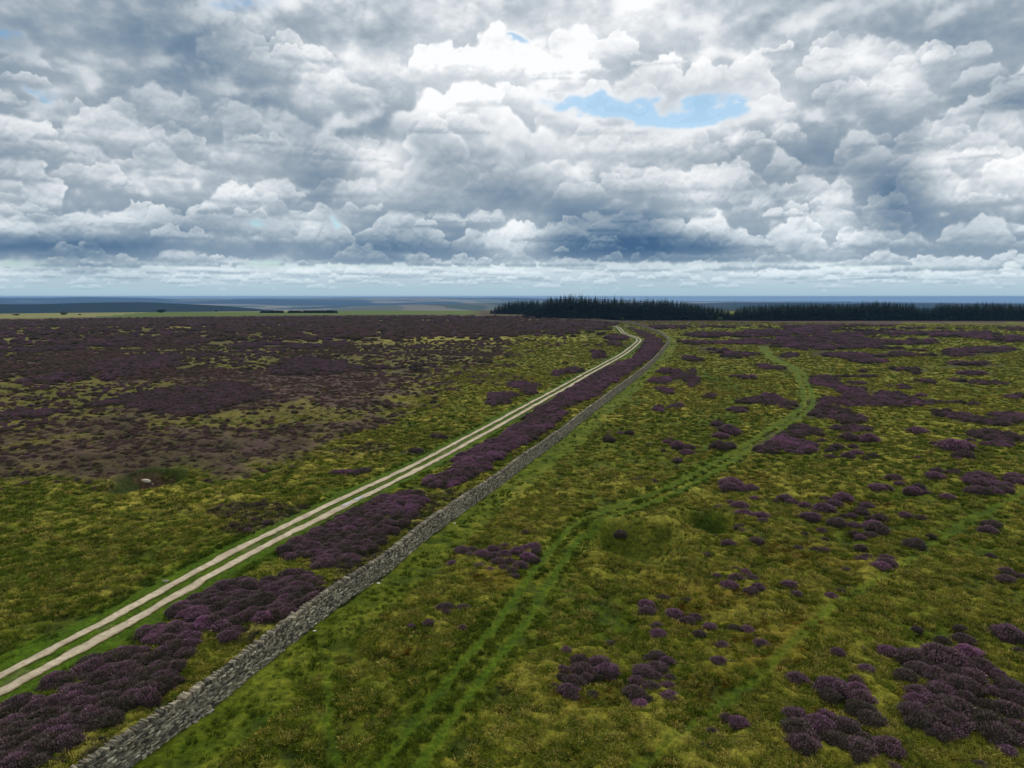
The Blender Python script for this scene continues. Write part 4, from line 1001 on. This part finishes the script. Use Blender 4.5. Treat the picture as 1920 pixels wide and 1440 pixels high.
    items=[q for q,o_ in zip(items,ok) if o_]; it=items; nb_=int(ok[:BN].sum())
    vis=[i for i,q in enumerate(it) if -20<q[4]<1940 and q[5]<1460 and q[6] not in('far','left')]
    vis.sort(key=lambda i:-(it[i][7]+(7.0 if i<nb_ else 0)))
    single=set(vis[:300]); BNs=single
    # labels: region, row counted from the front, place in the row
    ordw=['first','second','third','fourth','fifth','sixth','seventh','eighth','ninth','tenth','eleventh','twelfth','thirteenth','fourteenth','fifteenth','sixteenth']
    regs={}
    for i in single: regs.setdefault(it[i][6],[]).append(i)
    group={'on verge between track and wall':'heather bushes on the verge between track and wall'}
    for reg,L in regs.items():
        L.sort(key=lambda i:-it[i][5]); per=8 if len(L)>40 else 6
        rows=[L[k:k+per] for k in range(0,len(L),per)]
        for ri,row in enumerate(rows):
            row.sort(key=lambda i:it[i][4])
            for ci,i in enumerate(row):
                x,y,r,k,px,py,_,_=it[i]
                colw=('brownish','purple','bright purple')[k]
                if reg.startswith('on verge'): colw=('brown','purple','bright')[k]
                
                rw=f'row {ri+1} from front'
                o=link('heather_bush',meshes[k][(i*7)%4],None,(x,y,float(terrain(x,y))-.02)); hz=rng.uniform(.72,.95)
                o.scale=(r*rng.uniform(.9,1.1),r*rng.uniform(.9,1.1),r*hz); o.rotation_euler=(0,0,rng.uniform(0,6.28))
                tag(o,f'{colw} heather bush {reg}, {rw}, {ordw[ci]} from left','heather bush',group.get(reg,'heather bushes scattered over the grassy moor'))
    rest=[it[i] for i in range(len(it)) if i not in single]
    A=np.array([[q[0],q[1],q[2],q[3]] for q in rest],float)
    # small plants dotted at the fringes
    print('heather items',len(items),'cover',len(rest))
    pts=np.c_[A[:,0],A[:,1],terrain(A[:,0],A[:,1])-.02]
    scatter('heather_cover',pts,A[:,2]*rng.uniform(.85,1.15,len(A)),A[:,3]*4+rng.integers(0,4,len(A)),[x for k in(0,1,2,3) for x in meshes[k]],0.82,rng)
def scatter(name,pts,scale,pick,meshes,zs,rng):
    me=bpy.data.meshes.new(name); me.vertices.add(len(pts)); me.vertices.foreach_set('co',np.asarray(pts,np.float32).ravel())
    for nm,typ,val in (('scl','FLOAT',scale),('pick','INT',pick),('rotz','FLOAT',rng.uniform(0,6.28,len(pts)))):
        a=me.attributes.new(nm,typ,'POINT'); a.data.foreach_set('value',np.asarray(val,np.float32 if typ=='FLOAT' else np.int32))
    coll=bpy.data.collections.new(name+'_plants')
    for i,s in enumerate(meshes):
        o=bpy.data.objects.new('plant%02d'%i,s); coll.objects.link(o)
    ng=bpy.data.node_groups.new(name,'GeometryNodeTree'); ng.interface.new_socket('Geometry',in_out='INPUT',socket_type='NodeSocketGeometry'); ng.interface.new_socket('Geometry',in_out='OUTPUT',socket_type='NodeSocketGeometry')
    I=ng.nodes.new('NodeGroupInput'); O=ng.nodes.new('NodeGroupOutput'); ci=ng.nodes.new('GeometryNodeCollectionInfo'); ci.inputs[0].default_value=coll; ci.inputs['Separate Children'].default_value=True; ci.inputs['Reset Children'].default_value=True
    ip=ng.nodes.new('GeometryNodeInstanceOnPoints'); ip.inputs['Pick Instance'].default_value=True
    def na(n,t):
        q=ng.nodes.new('GeometryNodeInputNamedAttribute'); q.data_type=t; q.inputs[0].default_value=n; return q.outputs[0]
    cx=ng.nodes.new('ShaderNodeCombineXYZ'); ng.links.new(na('rotz','FLOAT'),cx.inputs[2])
    sc=ng.nodes.new('ShaderNodeCombineXYZ'); s=na('scl','FLOAT'); mu=ng.nodes.new('ShaderNodeMath'); mu.operation='MULTIPLY'; mu.inputs[1].default_value=zs; ng.links.new(s,mu.inputs[0])
    ng.links.new(s,sc.inputs[0]); ng.links.new(s,sc.inputs[1]); ng.links.new(mu.outputs[0],sc.inputs[2])
    mtp=ng.nodes.new('GeometryNodeMeshToPoints'); ng.links.new(I.outputs[0],mtp.inputs[0]); ng.links.new(mtp.outputs[0],ip.inputs['Points']); ng.links.new(ci.outputs[0],ip.inputs['Instance'])
    ng.links.new(na('pick','INT'),ip.inputs['Instance Index']); ng.links.new(cx.outputs[0],ip.inputs['Rotation']); ng.links.new(sc.outputs[0],ip.inputs['Scale']); ng.links.new(ip.outputs[0],O.inputs[0])
    o=link(name,me); md=o.modifiers.new('scatter','NODES'); md.node_group=ng; tag(o,kind='stuff'); return o
BN=len(BUSH.split())
heather()
# =====================================================================================
# grass tussocks
def grass():
    rng=np.random.default_rng(77)
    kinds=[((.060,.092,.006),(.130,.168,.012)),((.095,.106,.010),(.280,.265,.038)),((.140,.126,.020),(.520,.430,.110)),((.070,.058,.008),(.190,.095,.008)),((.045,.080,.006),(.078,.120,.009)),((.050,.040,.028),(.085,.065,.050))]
    ms=[]
    for ki,(c0,c1) in enumerate(kinds):
        m,nt,b=new_mat('grass_blades'); a=attr(nt,'col'); oi=nt.nodes.new('ShaderNodeObjectInfo')
        f=ramp(nt,oi.outputs['Random'],[(0,(.55,.62,.6)),(1,(1.45,1.34,1.2))]); nt.links.new(mixc(nt,a.outputs[0],f,1.0,'MULTIPLY'),b.inputs['Base Color']); b.inputs['Specular IOR Level'].default_value=.05
        for s in range(2):
            n=46; k=rng.uniform(0,6.28,n); rr=np.sqrt(rng.random(n))*.42; x,y=rr*np.cos(k),rr*np.sin(k)
            L=rng.uniform(.28,.62,n)*(1-.4*rr); out=rng.uniform(.15,.75,n)+rr*.8; dx=np.cos(k+rng.normal(0,.5,n))*out*L; dy=np.sin(k+rng.normal(0,.5,n))*out*L
            w=rng.uniform(.014,.032,n); t=rng.uniform(0,3.14,n); sx,sy=np.cos(t)*w,np.sin(t)*w
            zm=L*.72; zt=L*np.where(out>.8,.72,.95)
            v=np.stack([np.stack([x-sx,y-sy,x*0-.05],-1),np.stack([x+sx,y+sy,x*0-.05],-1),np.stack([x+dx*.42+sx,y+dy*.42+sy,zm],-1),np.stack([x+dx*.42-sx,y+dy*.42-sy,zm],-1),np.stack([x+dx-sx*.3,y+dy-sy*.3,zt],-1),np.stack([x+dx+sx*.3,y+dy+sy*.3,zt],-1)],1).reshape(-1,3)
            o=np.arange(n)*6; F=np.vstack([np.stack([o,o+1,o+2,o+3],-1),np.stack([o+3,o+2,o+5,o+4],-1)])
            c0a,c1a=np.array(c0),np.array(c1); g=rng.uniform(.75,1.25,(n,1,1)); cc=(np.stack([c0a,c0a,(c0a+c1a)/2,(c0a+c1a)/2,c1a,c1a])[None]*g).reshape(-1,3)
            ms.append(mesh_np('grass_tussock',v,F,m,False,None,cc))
    X=[];Y=[];S=[]
    for (r0,r1,dens,sz) in ((22,45,24,.46),(45,75,13,.52),(75,120,6.0,.60),(120,200,2.4,.70),(200,330,0.8,.90),(330,620,.13,1.5)):
        az=math.radians(47); area=az*(r1**2-r0**2); n=int(area*dens); r=np.sqrt(rng.uniform(r0*r0,r1*r1,n)); a=rng.uniform(-az,az,n)
        X.append(r*np.sin(a)); Y.append(r*np.cos(a)); S.append(np.full(n,sz)*rng.uniform(.6,1.35,n))
    x=np.concatenate(X); y=np.concatenate(Y); s=np.concatenate(S)
    PX,PY=g2px(x,y); n_big=fbm(x,y,42,5,1); n_mid=fbm(x,y,9,5,2); n_sm=fbm(x,y,2.2,4,3)
    wd,ws=ldist(x,y,WALL_W,12); rd,_=ldist(x,y,RC_W,12); p1,_=ldist(x,y,P1_W,8); p2,_=ldist(x,y,P2_W,8); tr,_=ldist(x,y,TR_W,6)
    wallx=np.interp(PY,[p[1] for p in WALL[::-1]],[p[0] for p in WALL[::-1]]); right=PX>wallx
    rq=np.hypot(x,y); keep=(rd>2.2)&(wd>.6)&~((p1>.52-.002*rq)&(p1<1.18+.0015*rq))&(tr>.3)
    keep&=~((p2<.48+.001*rq)&(rng.random(len(x))<.9))&~((ws<0)&(wd<3.4)&(rng.random(len(x))<.75))
    for i,(cx,cy,rx,ry,_d) in enumerate(PITS[:3]): keep&=~((np.hypot((x-cx)/rx,(y-cy)/ry)<.85)&(rng.random(len(x))<.8))
    hf=heather_field(PX,PY,x,y,n_mid*.8+n_big*.6)*(~right)
    keep&=~((hf>.5)&(rng.random(len(x))<np.where(rq>130,.86,.6)))
    keep&=(n_sm+.5*n_mid+rng.normal(0,.45,len(x)))>-.55
    k=keep; x,y,s,PX,PY,n_big,n_mid,n_sm,wd,ws,right,hf,rd,p1=[q[k] for q in (x,y,s,PX,PY,n_big,n_mid,n_sm,wd,ws,right,hf,rd,p1)]
    u=rng.random(len(x)); kind=np.where(u<.50-.35*np.clip(n_big+.5*n_mid,-1,1),0,1)
    dry=sstep(1200,800,PY); kind=np.where(u>.83-.16*dry-.12*np.clip(n_mid,0,1),2,kind)
    om=np.zeros(len(x))
    for e in ORANGE.split():
        cx,cy,rx,ry=map(float,e.split(',')); om=np.maximum(om,np.exp(-((PX-cx)/rx)**2-((PY-cy)/ry)**2))
    kind=np.where(right&(om*sstep(-.5,.4,n_mid)>.45)&(rng.random(len(x))<.5),3,kind)
    kind=np.where(((ws<0)&(wd<3.5))|(rd<3.4)|(p1<2.2),np.where(rng.random(len(x))<.7,4,0),kind)
    rr0=np.hypot(x,y); kind=np.where((rr0>130)&(kind==0)&(rng.random(len(x))<.6),1,kind)
    kind=np.where((rr0<120)&(~right)&(((n_big*.8+n_mid*.6)>.35)|(hf>.5))&(rng.random(len(x))<.62),5,kind)
    s=s*np.where(kind==3,.7,1)*np.where(kind==4,.6,1)
    z=terrain(x,y)+sstep(700,120,np.hypot(x,y))*(.16*np.clip(n_sm,-1,1.2)+.10*n_mid)*.8-.03
    print('tussocks',len(x))
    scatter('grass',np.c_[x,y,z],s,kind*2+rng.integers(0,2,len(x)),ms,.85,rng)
grass()
# =====================================================================================
# conifer plantation
def leaf_cloud(pts,nrm,size,rng,cols,n4=True):
    n=len(pts); t=rng.normal(size=(n,3)); t-=nrm*(t*nrm).sum(1)[:,None]; t/=np.linalg.norm(t,axis=1)[:,None]; b=np.cross(nrm,t)
    s=size*rng.uniform(.6,1.3,(n,1)); v=np.stack([pts-t*s-b*s*.5,pts+t*s-b*s*.5,pts+t*s*.7+b*s*.6,pts-t*s*.7+b*s*.6],1).reshape(-1,3)
    return v,np.arange(n*4).reshape(-1,4),np.repeat(cols,4,0)
def conifer_meshes(mc,mt):
    out=[]
    for s in range(7):
        rng=np.random.default_rng(300+s); H=1.0; R=rng.uniform(.24,.31); nw=15; V=[];F=[];C=[]; o=0
        lean=rng.normal(0,.01,2)
        for w in range(nw):
            f=w/(nw-1); z=.06+.90*f**.95; L=R*(1-f)**.78*rng.uniform(.8,1.15)+.012; nb=int(9-4*f)
            for k in range(nb):
                a=rng.uniform(0,6.28); l=L*rng.uniform(.65,1.2); d=np.array([math.cos(a),math.sin(a),0]); sd=np.array([-d[1],d[0],0])
                for q in range(3):
                    g0=q/3; g1=(q+1)/3+.06; dr0=-.35*l*g0**1.5; dr1=-.35*l*g1**1.5+ (.03 if q==2 else 0)
                    wd=l*(.34,.30,.16)[q]; zz=rng.uniform(-.012,.012)
                    p=[d*l*g0-sd*wd+[0,0,z+dr0-.012],d*l*g0+sd*wd+[0,0,z+dr0-.012+zz],d*l*g1+sd*wd*.5+[0,0,z+dr1-.02],d*l*g1-sd*wd*.5+[0,0,z+dr1-.03]]
                    V+=p; F.append((o,o+1,o+2,o+3)); o+=4; t=rng.uniform(.7,1.35); C+=[np.array([.012,.024,.012])*t]*2+[np.array([.020,.038,.017])*t]*2
        # leader
        V+=[np.array([-.006,0,.93]),np.array([.006,0,.93]),np.array([.001,.002,1.02]),np.array([-.001,0,1.02])]; F.append((o,o+1,o+2,o+3)); C+=[np.array([.018,.034,.015])]*4; o+=4
        crown=mesh_np('crown',np.array(V),np.array(F),mc,False,None,np.array(C))
        k=np.arange(6)/6*6.283; tv=np.vstack([np.c_[np.cos(k)*r,np.sin(k)*r,np.full(6,z)] for r,z in ((.016,-.03),(.013,.25),(.008,.6),(.002,.97))]); tf=np.array([(i*6+j,i*6+(j+1)%6,(i+1)*6+(j+1)%6,(i+1)*6+j) for i in range(3) for j in range(6)])
        out.append((crown,mesh_np('trunk',tv,tf,mt,True)))
    return out
def woods():
    rng=np.random.default_rng(9)
    mc,nt,b=new_mat('spruce_needles'); a=attr(nt,'col'); oi=nt.nodes.new('ShaderNodeObjectInfo'); f=ramp(nt,oi.outputs['Random'],[(0,(.6,.7,.7)),(1,(1.35,1.3,1.15))]); nt.links.new(mixc(nt,a.outputs[0],f,1.0,'MULTIPLY'),b.inputs['Base Color']); b.inputs['Specular IOR Level'].default_value=.03
    mt,nt,b=new_mat('bark'); b.inputs['Base Color'].default_value=(.05,.038,.03,1)
    K=conifer_meshes(mc,mt)
    # skyline of the woods in photo pixels: x, top y
    S1x=[918,930,945,960,985,1000,1015,1030,1050,1070,1100,1150,1200,1250,1290,1315,1340,1366,1375]; S1y=[583,573,567,563,562,561,565,557,556,552,556,558,561,561,566,570,574,580,586]
    S2x=[1370,1378,1395,1430,1500,1540,1600,1640,1690,1710,1718,1745,1756,1800,1850,1920,2100]; S2y=[588,577,572,569,567,567,566,564,566,567,572,573,566,567,565,568,567]
    B1x=[918,985,1000,1020,1080,1375]; B1y=[588.5,589.5,595,598.5,599.5,601.0]
    trees=[]
    def row(x0,x1,Sx,Sy,base,depth,step,wood,dark):
        px=x0
        while px<x1:
            bx=px+rng.uniform(-1.5,1.5); by=base(bx); g=ground_pt(bx,by); d=np.hypot(*g); u=g/d; d2=d+depth+rng.uniform(-2,2); p=u*d2
            top=np.interp(bx,Sx,Sy)
            h=CAM_H-(top-HZ)/F_PX*math.hypot(d2,0)*1.0
            h*=(1.07 if depth>14 else 1.0)*rng.uniform(.88,1.05)
            h=max(h,4.5)
            trees.append((p[0],p[1],h,bx,depth,wood)); px+=step*rng.uniform(.7,1.3)
    b1=lambda x:np.interp(x,B1x,B1y); b2=lambda x:601.3+.0*x
    for dep,st in ((0,5.0),(6,5.6),(13,6.5),(22,7.5),(34,9.0),(50,11),(75,14)):
        row(921,1374,S1x,S1y,b1,dep,st,0,0); row(1372,2060,S2x,S2y,b2,dep,st+.4,1,0)
    # a few that stand above the rest
    for px,t in ((1070,550),(1092,553),(1044,556),(1103,554),(1152,553),(1163,557),(1190,557),(1214,556),(1234,558),(1260,561),(1279,562),(1311,569),(1033,556),(1116,553),(1129,556),(1639,562),(1763,564),(1711,565),(1880,564)):
        by=b1(px) if px<1370 else 601.3; g=ground_pt(px,by); d=np.hypot(*g); p=g/d*(d+20); trees.append((p[0],p[1],CAM_H-(t-HZ)/F_PX*(d+20),px,5.5,0 if px<1370 else 1))
    vis=[t for t in trees if -10<t[3]<1935]
    key=lambda t:t[4]+rng.uniform(0,.01)+(0 if -10<t[3]<1935 else 1000)
    order=sorted(trees,key=key); single=order[:300]; rest=order[300:]
    G={0:'conifers of the left wood',1:'conifers of the right wood'}
    tall0=sorted([t for t in single if t[5]==0],key=lambda t:-t[2])[:1]; L0=min((t for t in single if t[5]==0),key=lambda t:t[3]); R0=max((t for t in single if t[5]==0),key=lambda t:t[3]); L1=min((t for t in single if t[5]==1),key=lambda t:t[3])
    for i,t in enumerate(single):
        x,y,h,px,dep,wd=t; k=K[i%7]
        root=link('conifer_tree',None,loc=(x,y,float(terrain(x,y)))); wdt=h*rng.uniform(.95,1.35)*(1.15 if h<12 else 1)
        root.scale=(wdt,wdt,h); root.rotation_euler=(0,0,rng.uniform(0,6.28))
        link('crown',k[0],root); link('trunk',k[1],root)
        if t in tall0: lb='tallest dark spruce of the left wood, its tip highest above the skyline'
        elif t is L0: lb='dark spruce at the left end of the left wood'
        elif t is R0: lb='short spruce at the right end of the left wood, by the gap'
        elif t is L1: lb='dark conifer at the left end of the right wood, beside the gap'
        elif wd==0: lb='dark spruce standing close among its neighbours in the left wood'
        else: lb='dark conifer standing close among its neighbours in the right wood'
        tag(root,lb,'conifer tree',G[wd])
    pts=np.array([(t[0],t[1],float(terrain(t[0],t[1]))) for t in rest]); sc=np.array([t[2] for t in rest])
    # distant plantations on the far side of the moor join the mass
    def merged(name,P_,S_):
        Vs=[];Fs=[];Cs=[];o=0
        src=[]
        for c,_ in K:
            v=np.empty(len(c.vertices)*3,np.float32); c.vertices.foreach_get('co',v); f=np.empty(len(c.polygons)*4,np.int32); c.loops.foreach_get('vertex_index',f); q=np.empty(len(c.vertices)*4,np.float32); c.color_attributes['col'].data.foreach_get('color',q); src.append((v.reshape(-1,3),f.reshape(-1,4),q.reshape(-1,4)[:,:3]))
        for i,(p,s) in enumerate(zip(P_,S_)):
            v,f,q=src[i%7]; a=rng.uniform(0,6.28); c,s_=math.cos(a),math.sin(a); w=s*rng.uniform(1,1.3)*(1.9 if name!='conifer_wood' else 1)
            Vs.append(np.c_[(v[:,0]*c-v[:,1]*s_)*w,(v[:,0]*s_+v[:,1]*c)*w,v[:,2]*s]+p); Fs.append(f+o); o+=len(v); Cs.append(q*rng.uniform(.7,1.25))
        return tag(link(name,mesh_np(name,np.vstack(Vs),np.vstack(Fs),mc,False,None,np.vstack(Cs))),kind='stuff')
    merged('conifer_wood',pts,sc)
    P_=[];S_=[]
    for x0,x1,by,ty,n in ((488,531,587,580.0,130),(541,632,587,580.0,280)):
        for k in range(n):
            px=rng.uniform(x0,x1); g=ground_pt(px,by); d=np.hypot(*g); d2=d+rng.uniform(0,14); p=g/d*d2; P_.append((p[0],p[1],float(terrain(*p)))); S_.append((CAM_H-(ty-HZ)/F_PX*d2)*rng.uniform(.9,1.05))
    merged('distant_plantation',np.array(P_),np.array(S_)*1.0)
    # broadleaf bushes in front of the woods and two trees at the moor edge
    ml,nt,b=new_mat('broadleaf'); a=attr(nt,'col'); nt.links.new(a.outputs[0],b.inputs['Base Color'])
    SH=[(1033,598,7,9,'slim grey-green sapling in front of the left wood, leftmost'),(1056,598,6,10,'pointed green sapling before the left wood, right of the slim one'),(1082,599.5,8,5.5,'round pale green bush before the left wood, below its highest tips'),
    (1091,600,7,5,'round bush touching the right side of the round pale green one'),(1100,600.3,5,4,'smallest low bush in the row before the left wood'),(1117,600.3,11,4,'wide low green bush before the left wood'),(1166,600.5,8,7,'round bush alone before the middle of the left wood, above the wall bend'),
    (1335,601.5,11,10,'dark green bush left of the gap between the two woods'),(1349,601.8,12,7,'yellow-green bush just left of the gap between the two woods'),(1434,598,13,11,'pale green bush before the right wood, nearest to the gap'),
    (1521,601,11,9,'dull green bush before the right wood, left of the yellow-green one'),(1538,601,9,8,'bright yellow-green bush at the foot of the right wood'),(1622,601,24,15,'broad grey-green domed tree before the right wood'),
    (1675,600,7,22,'slender pale green tree before the right wood'),(1685,600.5,12,11,'grey-green bush at the foot of the slender pale tree'),(1830,600,11,12,'dim grey-green bush before the right wood, toward the right edge'),(1852,600,15,12,'flat-topped grey-green bush before the right wood, farthest right'),
    (985,597,14,6,'dark green bush on the grassy bank by the left wood'),(120,590.5,10,6,'small round tree alone on the left horizon of the moor'),(150,591,5,2.2,'tiny dark bush right of the small round tree on the horizon'),(30,591.5,14,2.4,'low dark scrub on the horizon at the far left'),(303,586,17,5,'dark tree clump at the edge of the far green fields'),(405,584.5,6,2.5,'tiny dark tree in the far pale fields left of the dark plantation')]
    for j,(px,by,wpx,hpx,lb) in enumerate(SH):
        g=ground_pt(px,by); d=np.hypot(*g); w=wpx/F_PX*d/2; h=hpx/F_PX*d*1.05; r_=np.random.default_rng(40+j); n=int(420)
        cl=r_.normal(size=(16,3)); cl/=np.linalg.norm(cl,axis=1)[:,None]; cl*=r_.uniform(.3,.75,(16,1)); u=r_.normal(size=(n,3)); u/=np.linalg.norm(u,axis=1)[:,None]
        p=cl[r_.integers(0,16,n)]+u*r_.uniform(.2,.42,(n,1)); nr=u; p=p*[w,w,h*.48]+[0,0,h*.52]; p[:,2]=np.maximum(p[:,2],.05)
        base=np.array((.030,.055,.020) if 'grey' in lb or 'dim' in lb else (.020,.034,.012) if 'dark' in lb else (.075,.105,.022)); 
        if 'grey' in lb: base=np.array((.060,.075,.045))
        v,F,c=leaf_cloud(p,nr,min(w,h)*.16,r_,base*r_.uniform(.6,1.4,(n,1)))
        root=link('broadleaf_bush',None,loc=(g[0],g[1],float(terrain(*g)))); tag(root,lb,'bush')
        link('crown',mesh_np('crown',v,F,ml,False,None,c),root)
        k=np.arange(6)/6*6.283; rt=max(w*.06,.06); tv=np.vstack([np.c_[np.cos(k)*r,np.sin(k)*r,np.full(6,z)] for r,z in ((rt*1.3,-.1),(rt,.3*h),(rt*.5,.7*h))]); tf=np.array([(i*6+q,i*6+(q+1)%6,(i+1)*6+(q+1)%6,(i+1)*6+q) for i in range(2) for q in range(6)])
        link('trunk',mesh_np('trunk',tv,tf,mt,True),root)
woods()
# =====================================================================================
# radio mast on the far ridge
def mast():
    m,nt,b=new_mat('galvanised_steel'); b.inputs['Base Color'].default_value=(.10,.11,.13,1); b.inputs['Roughness'].default_value=.5
    az=math.atan2(px_dir(1379,562)[0],px_dir(1379,562)[1]); d=4200.0; x,y=d*math.sin(az),d*math.cos(az); z=float(terrain(x,y))
    top=CAM_H-(561.5-HZ)/F_PX*d; H=top-z
    root=link('radio_mast',None,loc=(x,y,z)); tag(root,'thin dark radio mast on the far ridge between the two woods','mast')
    bm=bmesh.new(); W=1.1
    def bar(p,q,r):
        p=np.array(p,float); q=np.array(q,float); dd=q-p; L=np.linalg.norm(dd); dd/=L; a=np.cross(dd,[.3,.5,.81]); a/=np.linalg.norm(a); b_=np.cross(dd,a)
        vs=[[bm.verts.new(tuple(e+a*r*cx+b_*r*cy)) for cx,cy in ((1,1),(-1,1),(-1,-1),(1,-1))] for e in (p,q)]
        for i in range(4): bm.faces.new((vs[0][i],vs[0][(i+1)%4],vs[1][(i+1)%4],vs[1][i]))
    c=[(W*math.cos(k),W*math.sin(k)) for k in (0,2.094,4.189)]
    n=12
    for i in range(3): bar((*c[i],-2),(*c[i],H*.9),.22)
    for s in range(n):
        for i in range(3):
            a=c[i]; e=c[(i+1)%3]; z0=H*.9*s/n; z1=H*.9*(s+1)/n; bar((*a,z0),(*e,z1),.10); bar((*a,z1),(*e,z1),.10)
    me=bpy.data.meshes.new('lattice'); bm.to_mesh(me); bm.free(); me.materials.append(m); link('lattice',me,root)
    bm=bmesh.new(); bar((0,0,H*.88),(0,0,H),.25); me=bpy.data.meshes.new('antenna'); bm.to_mesh(me); bm.free(); me.materials.append(m); link('antenna',me,root)
mast()
# =====================================================================================
# air: one closed box of even haze under the level of the clouds
def haze():
    bm=bmesh.new(); bmesh.ops.create_cube(bm,size=2); me=bpy.data.meshes.new('haze')
    zb,zt=-215.0,26.0
    for v in bm.verts: v.co=(v.co.x*21000,v.co.y*21000,(zt if v.co.z>0 else zb))
    bm.to_mesh(me); bm.free(); m=bpy.data.materials.new('haze'); m.use_nodes=True; nt=m.node_tree; nt.nodes.clear()
    out=nt.nodes.new('ShaderNodeOutputMaterial'); v=nt.nodes.new('ShaderNodeVolumePrincipled'); v.inputs['Density'].default_value=HAZE_D; v.inputs['Color'].default_value=(*HAZE_C,1); v.inputs['Anisotropy'].default_value=0.0
    nt.links.new(v.outputs[0],out.inputs['Volume']); me.materials.append(m); tag(link('haze',me),kind='stuff')
haze()
print('scene built in %.1f s'%(time.time()-T0))
